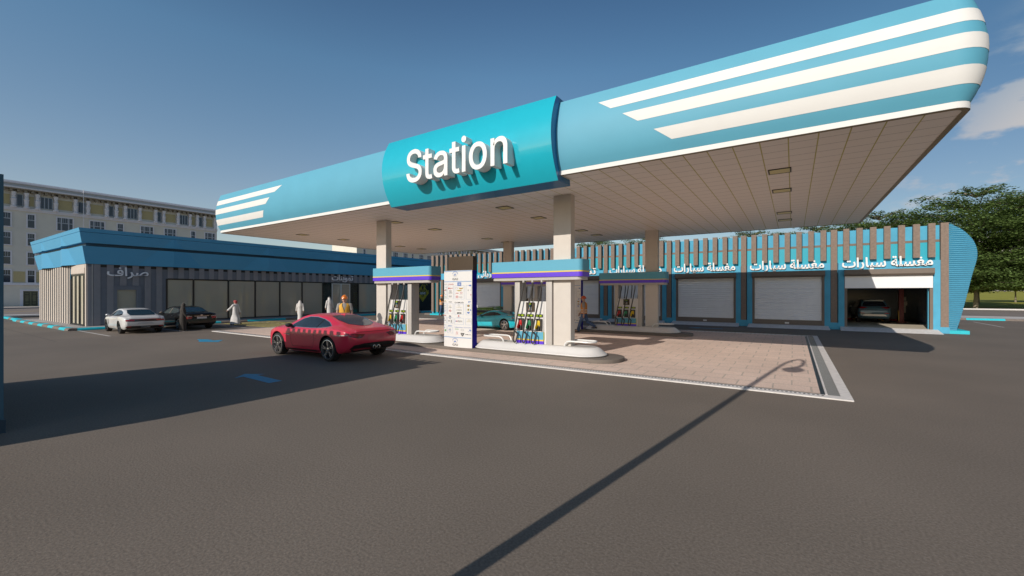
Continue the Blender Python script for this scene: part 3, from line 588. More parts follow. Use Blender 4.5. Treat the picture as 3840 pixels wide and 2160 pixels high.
def hose_path(xt, xb, xn, f, yc):
    """f=-1 front, +1 back"""
    P = [(xt, 0.42, 2.76), (xt-0.01, 0.44, 2.55), (xt-0.07, 0.50, 2.1), (xt+(xb-xt)*0.6, 0.58, 1.4), (xb+0.03, 0.62, 0.8), (xb, 0.63, 0.60), (xb+0.015, 0.63, 0.52), (xb+0.06, 0.62, 0.478), (xb+0.11, 0.61, 0.52), (xb+0.13, 0.60, 0.62), (xb+0.14, 0.54, 0.78), (xn-0.23, 0.47, 0.90), (xn-0.19, 0.45, 0.95)]
    return P
PROTO = {}
def pump(hx, dx, yc, colors, lab, rear_hose=True):
    """hx header centre, dx dispenser centre"""
    o = thing('fuel_pump', lab, 'fuel pump', (dx, yc, 0.43), 0, 'fuel pumps with striped headers')
    hd = MB(); slab(hd, rrect(hx-1.93, hx+1.93, yc-0.40, yc+0.40, 0.16), 3.095, 3.49); h = hd.build('header', CANB, o, sharp=40)
    b = MB(); slab(b, rrect(hx-1.933, hx+1.933, yc-0.403, yc+0.403, 0.16), 3.052, 3.096); b.build('yellow_stripe', YEL, h, sharp=40)
    b = MB(); slab(b, rrect(hx-1.931, hx+1.931, yc-0.401, yc+0.401, 0.16), 2.89, 3.053); b.build('purple_stripe', PURP, h, sharp=40)
    b = MB(); slab(b, rrect(hx-1.88, hx+1.88, yc-0.36, yc+0.36, 0.16), 2.775, 2.892); b.build('header_base', LGREY, o, sharp=40)
    for x0, x1 in ((dx-0.80, dx-0.58), (dx+0.55, dx+0.79)):
        b = MB(); b.box(x0, x1, yc-0.24, yc+0.24, 0.43, 2.78); b.build('post', LGREY, o, bevel=0.012)
    b = MB(); b.box(dx-0.578, dx+0.548, yc-0.22, yc+0.22, 0.434, 2.00, 0)
    b.build('cabinet', CABW, o)
    L0, L1 = dx-0.69, dx+0.46
    for f in (-1, 1):
        yf = yc + f*0.28
        Y = lambda d: yf + f*d
        def bx(bb, x0, x1, d0, d1, z0, z1, mi=0): bb.box(x0, x1, min(Y(d0), Y(d1)), max(Y(d0), Y(d1)), z0, z1, mi)
        b = MB()
        vs = [(L0, Y(0), 0.885), (L1, Y(0), 0.885), (L1, Y(-0.05), 2.0), (L0+0.09, Y(-0.05), 2.0), (L0, Y(-0.06), 0.885), (L1, Y(-0.06), 0.885), (L1, Y(-0.11), 2.0), (L0+0.09, Y(-0.11), 2.0)]
        b.add(vs, [(0, 1, 2, 3), (4, 7, 6, 5), (0, 4, 5, 1), (1, 5, 6, 2), (2, 6, 7, 3), (3, 7, 4, 0)], 0)
        b.build('front_panel', CABW, o)
        b = MB(); bx(b, L0, L1, 0, -0.26, 0.605, 0.884, 0); bx(b, L0, L1, 0.002, -0.26, 0.552, 0.604, 1); bx(b, L0, L1, 0.001, -0.26, 0.434, 0.551, 2)
        b.box(L1, L1+0.012, min(Y(-0.01), Y(-0.25)), max(Y(-0.01), Y(-0.25)), 0.605, 0.884, 3)
        b.build('striped_base', [CANB, YEL, PURP, YELSIDE], o)
        b = MB(); bx(b, dx-0.26, dx+0.08, -0.03, 0.02, 1.63, 1.965, 0); bx(b, dx-0.19, dx-0.005, 0.021, 0.026, 1.66, 1.95, 3)
        bx(b, dx-0.16, dx-0.03, 0.027, 0.03, 1.88, 1.935, 1); bx(b, dx-0.145, dx-0.045, 0.027, 0.03, 1.845, 1.865, 2); bx(b, dx-0.145, dx-0.045, 0.027, 0.03, 1.815, 1.835, 2)
        for r in range(4):
            for c in range(3): bx(b, dx-0.12+c*0.037, dx-0.094+c*0.037, 0.027, 0.034, 1.67+r*0.034, 1.694+r*0.034, 4)
            bx(b, dx-0.18, dx-0.13, 0.027, 0.034, 1.67+r*0.034, 1.694+r*0.034, (4, 5, 1, 2)[r])
        b.build('payment_terminal', [BROWNP, LCD, LCD2, BLACK, KEY, NRED], o)
        for k, xc in enumerate((dx-0.49, dx-0.10, dx+0.29)):
            b = MB(); bx(b, xc-0.13, xc+0.14, -0.03, 0.018, 1.435, 1.53, 0); bx(b, xc-0.025, xc+0.115, 0.019, 0.023, 1.45, 1.515, 1)
            for zz in (1.452, 1.488): bx(b, xc-0.112, xc-0.045, 0.019, 0.023, zz, zz+0.025, 1)
            b.build('price_display', [BLACK, LCD], o)
            b = MB(); bx(b, xc-0.12, xc+0.13, 0.0, 0.012, 0.92, 1.37, 0); bx(b, xc+0.09, xc+0.13, 0.013, 0.075, 0.92, 1.36, 1); bx(b, xc-0.115, xc+0.085, 0.013, 0.06, 1.315, 1.37, 1)
            b.build('holster', [BLACK, mat('holster_edge', (0.055, 0.045, 0.038), 0.5)], o)
            cm = colors[k] if f < 0 else colors[2-k]
            fn = lambda u, v, d: (xc + u, Y(d), v)
            b = MB(); b.prism([(-0.08, 1.24), (-0.03, 1.31), (0.05, 1.305), (0.075, 1.25), (0.07, 1.13), (0.045, 1.09), (0.01, 1.15), (-0.02, 1.15), (-0.085, 0.985), (-0.155, 1.015), (-0.10, 1.16)], fn, 0.02, 0.085, 0)
            nz = b.build('nozzle', cm, o, bevel=0.008)
            b = MB(); b.tube([fn(-0.12, 1.0, 0.05), fn(-0.165, 0.93, 0.06)], 0.024, 8); b.build('collar', STEEL, nz)
            b = MB(); b.tube([fn(-0.02, 1.13, 0.05), fn(0.015, 1.12, 0.05), fn(0.03, 1.05, 0.055), fn(0.0, 0.96, 0.06), fn(-0.04, 0.945, 0.06), fn(-0.07, 0.985, 0.055)], 0.014, 6); b.build('guard', GUARD, nz)
            ht = xc + 0.14
            b = MB(); b.tube([(p[0], yc + f*(p[1]-0.09), p[2]) for p in hose_path(ht, xc-0.19, xc, f, yc)], 0.029, 8, 0)
            hh = b.build('hose', RUBBER, o)
            b = MB(); b.tube([(ht, yc+f*0.33, 2.78), (ht, yc+f*0.335, 2.70)], 0.045, 8); b.build('hose_fitting', LGREY, hh)
    return o
RGY = (NRED, NGRN, NYEL); YGR = (NYEL, NGRN, NRED)
island(-8.03, 13.85, 'white rounded pump island nearest the camera, just right of the logo totem')
island(-15.45, 13.85, 'white rounded pump island behind the tail of the red coupe')
island(-7.80, 24.28, 'shaded white pump island at the rear right of the forecourt')
island(-15.35, 24.28, 'shaded pump island at the rear left, behind the turquoise sports car')
pump(-7.95, -8.04, 13.85, RGY, 'fuel pump with red, green and yellow nozzles on the nearest right island')
pump(-15.05, -15.21, 13.85, YGR, 'fuel pump with yellow, green and red nozzles beside the tail of the red coupe')
pump(-7.69, -7.88, 24.28, RGY, 'fuel pump in full shade on the rear right island')
pump(-14.80, -14.65, 24.28, YGR, 'shaded fuel pump on the rear left island, seen through the nearest right pump')

# ---------------------------------------------------------------- totems
PBL = mat('print_blue', (0.13, 0.22, 0.50), 0.5); PRED = mat('print_red', (0.55, 0.04, 0.04), 0.5); PBK = mat('print_black', (0.03, 0.03, 0.03), 0.5)
PGR = mat('print_grey', (0.30, 0.29, 0.28), 0.5); PGD = mat('print_gold', (0.48, 0.38, 0.10), 0.5); PGN = mat('print_green', (0.10, 0.36, 0.08), 0.5); PLB = mat('print_pale_blue', (0.30, 0.42, 0.62), 0.5)
PANEL = mat('totem_white', (0.80, 0.77, 0.74), 0.45, var=0.02)
PR = [PBL, PRED, PBK, PGR, PGD, PGN, PLB, WHITE2]
def totem(x0, yf, lab, z0=0.15):
    w, hgt, dep, bul = 1.46, 3.06, 0.36, 0.09; x1 = x0+w
    o = thing('logo_totem', lab, 'totem sign', ((x0+x1)/2, yf+0.2, z0), 0, 'tall logo totems on the plinths')
    cv = lambda x: yf - bul*(1-((x-(x0+x1)/2)/(w/2))**2) + bul*0.6
    N_ = 13; xs = [x0 + w*i/(N_-1) for i in range(N_)]
    b = MB(); b.loft([[(x, cv(x), z0), (x, cv(x), z0+hgt)] for x in xs], 0, True, False, closed=False); b.build('front_panel', PANEL, o, recalc=False)
    b = MB(); b.loft([[(x, cv(x)+0.004, z0), (x, cv(x)+0.004, z0+hgt-0.003)] for x in xs] + [[(x1, yf+dep, z0), (x1, yf+dep, z0+hgt-0.003)], [(x0, yf+dep, z0), (x0, yf+dep, z0+hgt-0.003)], [(x0, cv(x0)+0.004, z0), (x0, cv(x0)+0.004, z0+hgt-0.003)]], 0, False, False, closed=False)
    top = [(x, cv(x)+0.004, z0+hgt-0.003) for x in xs] + [(x1, yf+dep, z0+hgt-0.003), (x0, yf+dep, z0+hgt-0.003)]
    b.add(top, [tuple(range(len(top)))], 0); b.build('side_case', NAVY, o, recalc=False)
    b = MB(); xa, xb = x0+0.21, x1-0.01; yo = 0.07
    xq = [xa + (xb-xa)*i/8 for i in range(9)]
    ring = [(x, cv(x)+yo) for x in xq] + [(xb, yf+dep-0.02), (xa, yf+dep-0.02)]
    slab(b, ring, z0+hgt, z0+hgt+0.56, 0, False); b.build('head_box', BROWNP, o)
    # printed marks, a hair proud of the curved panel
    S = 0.00132*1.0; ZT = z0+hgt
    def P(px, py, d=0.0):
        x = x0 + (px-187)/845*w*0.985; z = ZT - (py-285)*S*1.005; return (x, cv(x)-0.004-d, z)
    m = MB()
    def rect(a, c, e, g, mi, d=0.0):
        n = max(1, int((e-a)/120)); 
        for i in range(n):
            u, v = a+(e-a)*i/n, a+(e-a)*(i+1)/n; m.quad(P(u, c, d), P(u, g, d), P(v, g, d), P(v, c, d), mi)
    def box(a, c, e, g, mi=6, t=5):
        rect(a, c, e, c+t, mi); rect(a, g-t, e, g, mi); rect(a, c+t, a+t, g-t, mi); rect(e-t, c+t, e, g-t, mi)
    def disc(cx, cy, rx, ry, mi, d=0.0, n=18): m.add([P(cx+rx*math.cos(2*math.pi*i/n), cy+ry*math.sin(2*math.pi*i/n), d) for i in range(n)], [tuple(range(n))], mi)
    def ring_(cx, cy, rx, ry, t, mi, n=18):
        vs = [P(cx+q*math.cos(2*math.pi*i/n), cy+q2*math.sin(2*math.pi*i/n)) for q, q2 in ((rx, ry), (rx-t, ry-t)) for i in range(n)]
        m.add(vs, [(i, (i+1) % n, n+(i+1) % n, n+i) for i in range(n)], mi)
    def word(s, xa, xe, yb, h, mi, off=0.012):
        vs, fs = text_geo(s, 1.0, off, 0, 'LEFT', None); xm = max(v[0] for v in vs); xn = min(v[0] for v in vs); ym = max(v[1] for v in vs)
        m.add([P(xa+(v[0]-xn)/(xm-xn)*(xe-xa), yb - v[1]/ym*h) for v in vs], fs, mi)
    XR = 1030
    for y in (292, 605, 2283): rect(187, y, XR, y+24, 6)
    for cy, gy in ((395, 572), (2400, 2545)):
        cx = 580
        for k in range(26):
            a = 2*math.pi*k/26; big = math.sin(a) > 0.2; r0, r1, tw = 62, (88 if big else 76), (0.075 if big else 0.05)
            m.add([P(cx+r*math.cos(a+s), cy-r*math.sin(a+s)) for r, s in ((r0, -tw*0.6), (r1, -tw), (r1, tw), (r0, tw*0.6))], [(0, 1, 2, 3)], 0 if big else 3)
        m.add([P(cx, cy-42), P(cx-12, cy-12), P(cx, cy-2), P(cx+12, cy-12)], [(0, 1, 2, 3)], 6)
        m.add([P(cx-30, cy+42), P(cx-34, cy+10), P(cx-14, cy+2), P(cx+24, cy+4), P(cx+34, cy+30), P(cx+20, cy+44), P(cx+8, cy+22), P(cx-6, cy+44)], [tuple(range(8))], 0)
        word('GAS', 492, 670, gy, 62, 3, 0.05)
    for q in ((187, 740, 302, 1140), (330, 740, 530, 1142), (572, 735, 846, 1146), (892, 735, XR, 1148), (187, 1283, 298, 1585), (325, 1283, 520, 1598), (568, 1290, 832, 1606), (890, 1292, XR, 1612),
              (187, 1690, 288, 1872), (322, 1702, 516, 1888), (562, 1712, 830, 1904), (882, 1718, XR, 1910), (187, 1970, 280, 2150), (316, 1990, 510, 2176)): box(*q)
    word('TOYOTA', 386, 535, 717, 36, 1); ring_(355, 700, 24, 20, 5, 1); word('WAGEN', 190, 300, 702, 22, 3, 0)
    rect(650, 642, 762, 752, 0); word('GM', 680, 735, 712, 34, 7)
    rect(348, 798, 396, 838, 1); word('DAIHATSU', 404, 512, 830, 24, 1); ring_(427, 902, 36, 34, 7, 2); m.add([P(415, 885), P(420, 915), P(445, 918), P(440, 912), P(424, 908)], [(0, 1, 2, 3, 4)], 2)
    word('LEXUS', 366, 490, 972, 26, 2); ring_(420, 1062, 46, 46, 5, 3); rect(374, 1054, 467, 1072, 3)
    ring_(630, 818, 32, 34, 5, 3); m.add([P(682, 800), P(760, 812), P(826, 795), P(800, 838), P(752, 850), P(702, 836)], [tuple(range(6))], 4); m.add([P(740, 815), P(772, 815), P(756, 842)], [(0, 1, 2)], 1)
    m.add([P(616, 892), P(660, 876), P(720, 870), P(790, 880), P(745, 900), P(700, 912)], [tuple(range(6))], 4)
    word('GMC', 600, 690, 982, 26, 1); ring_(764, 955, 30, 28, 8, 1); word('VAUXHALL', 716, 806, 1008, 10, 3, 0); ring_(641, 1075, 36, 38, 10, 1); rect(624, 1068, 658, 1082, 1); ring_(750, 1085, 44, 30, 5, 3); rect(720, 1080, 780, 1090, 3)
    m.add([P(950, 740), P(990, 716), P(1028, 718), P(1028, 762), P(990, 762)], [tuple(range(5))], 0); rect(940, 855, 956, 905, 3); rect(990, 872, XR, 880, 3); rect(1010, 990, 1030, 1035, 1)
    disc(198, 880, 16, 22, 1); m.add([P(240, 850), P(276, 850), P(274, 885), P(258, 915), P(242, 885)], [tuple(range(5))], 2); m.add([P(250, 862), P(266, 862), P(258, 898)], [(0, 1, 2)], 4, ); ring_(198, 965, 16, 26, 8, 4); ring_(256, 1085, 18, 32, 6, 5); ring_(196, 1070, 14, 28, 5, 3); rect(235, 788, 290, 800, 3); rect(235, 1000, 278, 1008, 1)
    word('TATA', 190, 304, 1248, 20, 3); m.add([P(190, 1215), P(230, 1184), P(280, 1212)], [(0, 1, 2)], 4); word('HYUNDAI', 366, 480, 1240, 26, 3); word('KIA MOTORS', 380, 470, 1260, 12, 3, 0)
    word('DAIMLER', 570, 834, 1268, 40, 2, 0.004); ring_(420, 1362, 30, 22, 5, 4); word('HYUNDAI', 372, 468, 1412, 20, 3); ring_(416, 1500, 44, 30, 6, 1); word('KIA', 388, 446, 1514, 28, 1)
    ring_(694, 1338, 30, 30, 4, 3); rect(692, 1312, 696, 1340, 3); word('Mercedes-Benz', 620, 772, 1396, 16, 4, 0); word('AMG', 614, 776, 1480, 22, 2); rect(642, 1540, 766, 1582, 2); word('smart', 690, 760, 1572, 22, 7)
    word('F', 955, 1022, 1252, 50, 0); disc(956, 1342, 38, 30, 5); disc(956, 1342, 22, 20, 1, 0.001); rect(930, 1425, 976, 1485, 4); m.add([P(945, 1470), P(952, 1435), P(966, 1440), P(960, 1472)], [(0, 1, 2, 3)], 2, ); m.add([P(918, 1520), P(990, 1520), P(982, 1555), P(954, 1580), P(926, 1555)], [tuple(range(5))], 0); disc(1010, 1465, 14, 24, 0)
    for q in ((200, 1350), (250, 1345), (200, 1420), (250, 1420), (200, 1484), (248, 1488), (216, 1525)): ring_(q[0], q[1], 15, 18, 5, 3 if q[1] < 1480 else 0)
    word('HONDA', 190, 274, 1660, 28, 1); disc(413, 1695, 38, 52, 2); disc(413, 1702, 26, 34, 7, 0.001); m.add([P(413, 1702, 0.002), P(413, 1668, 0.002), P(438, 1702, 0.002)], [(0, 1, 2)], 0); m.add([P(413, 1702, 0.002), P(413, 1736, 0.002), P(388, 1702, 0.002)], [(0, 1, 2)], 0)
    m.add([P(712, 1622), P(690, 1640), P(712, 1655), P(690, 1674), P(666, 1652), P(688, 1640), P(668, 1630), P(690, 1618)], [tuple(range(8))], 1); word('SUZUKI', 632, 746, 1696, 16, 0)
    word('ACURA', 190, 258, 1808, 24, 2); ring_(212, 1745, 14, 24, 5, 3); disc(378, 1808, 16, 22, 2); rect(345, 1804, 412, 1810, 3); rect(438, 1775, 472, 1862, 3); rect(590, 1792, 618, 1820, 0); rect(624, 1790, 648, 1822, 1); word('MARUTI', 660, 790, 1802, 18, 2); word('SUZUKI', 660, 790, 1828, 18, 2)
    ring_(970, 1765, 30, 22, 6, 4); rect(905, 1806, XR, 1814, 4)
    word('TATA MOTORS', 190, 275, 1948, 18, 6, 0); word('GEELY', 332, 490, 1975, 40, 0); word('Independent Carmake', 568, XR, 2000, 28, 0, 0.004); ring_(408, 2085, 40, 58, 6, 3); rect(368, 2070, 446, 2092, 0); disc(240, 2102, 30, 28, 5); rect(190, 2020, 230, 2032, 0)
    rect(575, 2036, 690, 2050, 5); ring_(792, 2062, 42, 28, 7, 3); disc(1000, 2060, 30, 18, 0); word('SUB', 945, XR, 2112, 16, 0)
    for ox, oy in ((0, -34), (-20, 2), (20, 2)): m.add([P(636+ox, 2160+oy-16), P(636+ox-12, 2160+oy+2), P(636+ox, 2160+oy+20), P(636+ox+12, 2160+oy+2)], [(0, 1, 2, 3)], 1)
    word('MITSUBISHI', 602, 670, 2212, 12, 1, 0); m.add([P(745, 2150), P(850, 2150), P(838, 2200), P(796, 2256), P(754, 2200)], [tuple(range(5))], 2); m.add([P(762, 2166, 0.001), P(832, 2166, 0.001), P(822, 2196, 0.001), P(796, 2230, 0.001), P(770, 2196, 0.001)], [tuple(range(5))], 3); word('McL', 882, XR, 2204, 26, 2)
    pm = m.build('printed_marks', PR, o, recalc=False)
    for p in pm.data.polygons:
        if p.normal.y > 0: p.flip()
    pm.data.update()
    return o
totem(-11.93, 13.0, 'white totem full of car badges under a brown head box between the near islands')
totem(-12.03, 23.46, 'shaded totem partly hidden by the near column and the walking worker')
# ---------------------------------------------------------------- shop on the left: long blue-fascia building
FX, FY0, FY1, BX = -38.4, 7.95, 39.65, -52.0
FILM = film_glass('window_film', (0.95, 0.93, 0.85), (0.98, 0.93, 0.82), 0.29)
CLEARG = film_glass('clear_shop_glass', (0.55, 0.65, 0.68), (0.02, 0.05, 0.06), 0.25)
INW = mat('interior_wall', (0.7, 0.68, 0.62), 0.8); INF = mat('interior_floor', (0.22, 0.21, 0.20), 0.5)
shop = thing('shop_building', 'long dark grey shop with a flared two band blue fascia and a window front', 'shop', ((FX+BX)/2, (FY0+FY1)/2, 0.15))
Z0, ZT_ = 0.146, 4.22
OPEN = [(9.45, 10.48, 2.54), (12.22, 36.9, 3.36)]
b = MB()
# core walls with real openings on the +X side
yy = FY0+0.05
for a, c, h in OPEN:
    b.box(FX-0.25, FX-0.06, yy, a, Z0, ZT_); b.box(FX-0.25, FX-0.06, a, c, h, ZT_); yy = c
b.box(FX-0.25, FX-0.06, yy, FY1, Z0, ZT_)
b.box(FX-0.2499, FX-0.061, 12.22, 36.9, Z0, 0.24)
b.box(BX, BX+0.2, FY0+0.05, FY1, Z0, ZT_); b.box(BX+0.2, FX-0.25, FY1-0.2, FY1, Z0, ZT_)
b.box(BX+0.2, FX-0.2501, FY0+0.05, FY0+0.2, Z0, ZT_)
b.build('wall', DGREY2, shop)
b = MB(); b.box(BX+0.21, FX-0.26, FY0+0.21, FY1-0.21, 4.0, 4.06); b.build('ceiling', INW, shop)
b = MB(); b.box(BX+0.21, FX-0.26, FY0+0.21, FY1-0.21, Z0, 0.19); b.build('interior_floor', INF, shop)
b = MB(); b.box(-46.2, -46.1, FY0+0.22, FY1-0.22, 0.19, 4.0); b.build('partition', INW, shop)
# ribbed cladding on the front: raised boards of two widths
b = MB(); y = 8.27; k = 0
while y < FY1-0.1:
    y1 = y+0.345; top = ZT_ - 0.0
    if 9.2 < y+0.17 < 10.8: zb = 2.83
    elif 12.15 < y+0.17 < 36.9: zb = 3.40
    else: zb = Z0
    if y1 < 36.9 or y > 39.4: b.box(FX-0.058, FX, y, min(y1, FY1), zb, top, 0)
    y += 0.665
b.build('raised_boards', DGREY, shop)
b = MB(); b.box(FX-0.058, FX-0.02, FY0+0.06, 8.2, Z0, 4.04); b.box(FX-0.058, FX-0.005, 8.205, 8.235, Z0, ZT_, 1)
b.build('corner_cladding', [DGREY, ALU], shop)
b = MB(); b.box(FX-0.056, FX-0.045, 8.27, FY1, 4.04, ZT_); b.build('head_recess', FRAME, shop)
# money-changer door
d = MB(); d.box(FX-0.06, FX+0.02, 9.27, 9.45, Z0, 2.82); d.box(FX-0.06, FX+0.02, 10.48, 10.74, Z0, 2.82); d.box(FX-0.06, FX+0.02, 9.451, 10.479, 2.54, 2.82)
d.box(FX+0.02, FX+0.03, 10.6, 10.62, Z0, 2.6); d.box(FX+0.021, FX+0.035, 9.27, 10.74, 2.70, 2.76)
door = d.build('door_frame', DGREY2, shop)
b = MB(); b.box(FX-0.14, FX-0.12, 9.45, 10.48, 0.2, 2.54); b.build('door_glass', FILM, door)
# shop windows: one frame and pane each
MULL = [12.22, 13.90, 16.32, 18.40, 20.50, 22.58, 24.68, 28.79, 31.2, 33.6, 36.9]
for a, c in zip(MULL, MULL[1:]):
    f = MB(); f.box(FX-0.16, FX-0.03, a-0.05, a+0.05, 0.24, 3.36)
    f.box(FX-0.16, FX-0.031, a+0.051, c-0.051, 0.24, 0.30); f.box(FX-0.16, FX-0.031, a+0.051, c-0.051, 3.30, 3.40)
    if c == 36.9: f.box(FX-0.16, FX-0.03, c-0.05, c+0.05, 0.24, 3.36)
    w = f.build('window', FRAME, shop); g = MB()
    if a == 24.68:
        g.box(FX-0.10, FX-0.085, a+0.05, 25.66, 0.3, 3.3); g.build('pane', CLEARG, w); g = MB(); g.box(FX-0.10, FX-0.085, 27.76, c-0.05, 0.3, 3.3); g.build('pane', CLEARG, w)
        d = MB()
        for y0, y1 in ((25.64, 25.76), (26.6, 26.76), (27.66, 27.76)): d.box(FX-0.12, FX-0.02, y0, y1, 0.24, 3.29)
        for y0, y1 in ((25.761, 26.599), (26.761, 27.659)): d.box(FX-0.12, FX-0.021, y0, y1, 3.22, 3.29); d.box(FX-0.12, FX-0.021, y0, y1, 0.24, 0.30)
        dd = d.build('double_door', ALU, shop); g = MB(); g.box(FX-0.08, FX-0.065, 25.761, 26.599, 0.3, 3.22); g.build('door_glass', FILM, dd); g = MB(); g.box(FX-0.08, FX-0.065, 26.761, 27.659, 0.3, 3.22); g.build('door_glass', FILM, dd)
    else:
        g.box(FX-0.10, FX-0.085, a+0.05, c-0.05, 0.3, 3.3); g.build('pane', FILM, w)
# end wall: slats, striped door
b = MB(); x = -51.9
while x < -42.6: b.box(x, x+0.33, FY0-0.012, FY0+0.05, Z0, ZT_); x += 0.655
b.box(-42.02, -38.70, FY0-0.03, FY0+0.05, 3.61, ZT_); b.box(-42.0, -38.72, FY0-0.05, FY0-0.03, 3.64, 3.98); b.box(-38.70, FX-0.06, FY0-0.02, FY0+0.05, Z0, ZT_)
b.build('end_slats', BEIGE, shop)
b = MB(); b.box(-51.9, -42.02, FY0-0.002, FY0+0.049, Z0, ZT_); b.box(-42.42, -42.03, FY0-0.04, FY0+0.01, Z0, ZT_); b.build('end_backing', mat('gap_shade_charcoal', (0.035, 0.035, 0.038), 0.7), shop)  # charcoal colour stands in for the shade between the flattened slats
b = MB(); b.box(-42.02, -41.95, FY0-0.035, FY0+0.04, Z0, 3.60); b.box(-38.78, -38.701, FY0-0.035, FY0+0.04, Z0, 3.60); b.box(-41.949, -38.781, FY0-0.034, FY0+0.04, 3.5, 3.60); b.box(-41.949, -38.781, FY0-0.01, FY0+0.04, Z0, 3.499); b.box(-40.15, -40.05, FY0-0.034, FY0-0.011, Z0, 3.499); b.box(-42.1, -38.7, FY0-0.08, FY0-0.036, Z0, 0.23)
d = b.build('striped_door', FRAME, shop)
b = MB()
for x0 in (-41.55, -40.55, -39.5): b.box(x0, x0+0.40, FY0-0.03, FY0-0.011, 0.26, 3.46)
b.build('door_stripe', mat('cream_stripe', (0.50, 0.45, 0.34), 0.6), d)
b = MB(); b.box(-42.06, -42.021, FY0-0.06, FY0, 3.3, 4.0); b.build('blue_strip', BLUEP, shop)
# flared fascia: two bands with shallow folds added to imitate triangular shading
def o_at(z): return 0.06 + (z-4.23)*0.175
def fascia(name, za, zb_, apexes_y, apexes_x, ridge):
    b = MB(); A = lambda z: (FX + o_at(z)); B_ = lambda z: (FY0 - o_at(z))
    # east face
    ys = [None]; prev_b, prev_t = B_(za), B_(zb_)
    for ya in apexes_y:
        wb, wt = 2.0*(6.27-za)/2.04, 2.0*(6.27-zb_)/2.04
        b.quad((A(za), prev_b, za), (A(za), ya-wb, za), (A(zb_), ya-wt, zb_), (A(zb_), prev_t, zb_))
        rb, rt = ridge*(6.27-za)/2.04, ridge*(6.27-zb_)/2.04
        b.quad((A(za), ya-wb, za), (A(za)+rb, ya, za), (A(zb_)+rt, ya, zb_), (A(zb_), ya-wt, zb_))
        b.quad((A(za)+rb, ya, za), (A(za), ya+wb, za), (A(zb_), ya+wt, zb_), (A(zb_)+rt, ya, zb_))
        prev_b, prev_t = ya+wb, ya+wt
    b.quad((A(za), prev_b, za), (A(za), FY1-0.4, za), (A(zb_), FY1-0.4, zb_), (A(zb_), prev_t, zb_))
    prev_b, prev_t = A(za), A(zb_)
    for xa in apexes_x:
        wb, wt = 2.1*(6.27-za)/2.04, 2.1*(6.27-zb_)/2.04
        rb, rt = ridge*(6.27-za)/2.04, ridge*(6.27-zb_)/2.04
        b.quad((prev_b, B_(za), za), (xa+wb, B_(za), za), (xa+wt, B_(zb_), zb_), (prev_t, B_(zb_), zb_))
        b.quad((xa+wb, B_(za), za), (xa, B_(za)-rb, za), (xa, B_(zb_)-rt, zb_), (xa+wt, B_(zb_), zb_))
        b.quad((xa, B_(za)-rb, za), (xa-wb, B_(za), za), (xa-wt, B_(zb_), zb_), (xa, B_(zb_)-rt, zb_))
        prev_b, prev_t = xa-wb, xa-wt
    b.quad((prev_b, B_(za), za), (BX-o_at(za), B_(za), za), (BX-o_at(zb_), B_(zb_), zb_), (prev_t, B_(zb_), zb_))
    # closing top and bottom strips
    for z in (za, zb_):
        b.quad((A(z), B_(z), z), (A(z), FY1-0.4, z), (FX-0.6, FY1-0.4, z), (FX-0.6, FY0+0.6, z)); b.quad((A(z), B_(z), z), (FX-0.6, FY0+0.6, z), (BX+0.6, FY0+0.6, z), (BX-o_at(z), B_(z), z))
    b.quad((BX-o_at(za), B_(za), za), (BX+0.6, FY0+0.6, za), (BX+0.6, FY0+0.6, zb_), (BX-o_at(zb_), B_(zb_), zb_))
    return b.build(name, SHOPB, shop, recalc=False)
AY, AXX = (12.5, 19.3, 26.1, 32.9), (-42.7, -48.7)
fascia('fascia_lower', 4.23, 5.37, AY, AXX, 0.30)
fascia('fascia_upper', 5.58, 6.24, AY, AXX, 0.30)
fascia('fascia_cap', 6.262, 6.50, (), (), 0.0)
b = MB(); b.box(BX+0.2, FX+0.04, FY0-0.05, FY1-0.42, 4.225, 6.30); b.build('roof_core', mat('recess_navy', (0.03, 0.09, 0.14), 0.5), shop)
# mural on the brick end of the shop front
BRK = tiles('black_brick', (0.030, 0.030, 0.032), (0.016, 0.016, 0.017), 0.42, 0.2, 0.012)
def wall_brick():
    m = BRK.copy(); m.name = 'black_brick_wall'; nt = m.node_tree
    for n in nt.nodes:
        if n.type == 'TEX_COORD': tc = n
    mp = nt.nodes.new('ShaderNodeMapping'); mp.inputs['Rotation'].default_value = (0, R(90), R(90))
    for l in list(nt.links):
        if l.from_node == tc:
            to = l.to_socket; nt.links.remove(l); nt.links.new(mp.outputs[0], to)
    nt.links.new(tc.outputs['Object'], mp.inputs[0]); return m
b = MB(); b.box(FX-0.058, FX+0.01, 36.96, 39.62, 0.2, 3.62); mur = b.build('mural_wall', wall_brick(), shop)
def distressed():
    m = bpy.data.materials.new('worn_yellow_spray'); m.use_nodes = True; nt = m.node_tree; N = nt.nodes; L = nt.links; p = N['Principled BSDF']; p.inputs['Roughness'].default_value = 0.8
    tc = N.new('ShaderNodeTexCoord'); nz = N.new('ShaderNodeTexNoise'); nz.inputs['Scale'].default_value = 5; nz.inputs['Detail'].default_value = 6; L.new(tc.outputs['Object'], nz.inputs[0])
    cr = N.new('ShaderNodeValToRGB'); cr.color_ramp.elements[0].position = 0.42; cr.color_ramp.elements[0].color = (0.03, 0.03, 0.03, 1); cr.color_ramp.elements[1].position = 0.50; cr.color_ramp.elements[1].color = (0.50, 0.37, 0.02, 1)
    L.new(nz.outputs['Fac'], cr.inputs[0]); L.new(cr.outputs[0], p.inputs['Base Color']); return m
MY = mat('mural_yellow', (0.50, 0.37, 0.02), 0.8, var=0.25, scale=6); MB2 = mat('mural_black', (0.012, 0.012, 0.012), 0.7)
mx = FX+0.014; yc_, zc_ = 38.12, 2.36
q = lambda u, v, e=0.0: (mx+e, yc_+u, zc_+v)
b = MB(); b.add([q(0, 1.13), q(-1.1, 0), q(0, -1.13), q(1.1, 0)], [(0, 1, 2, 3)], 0)
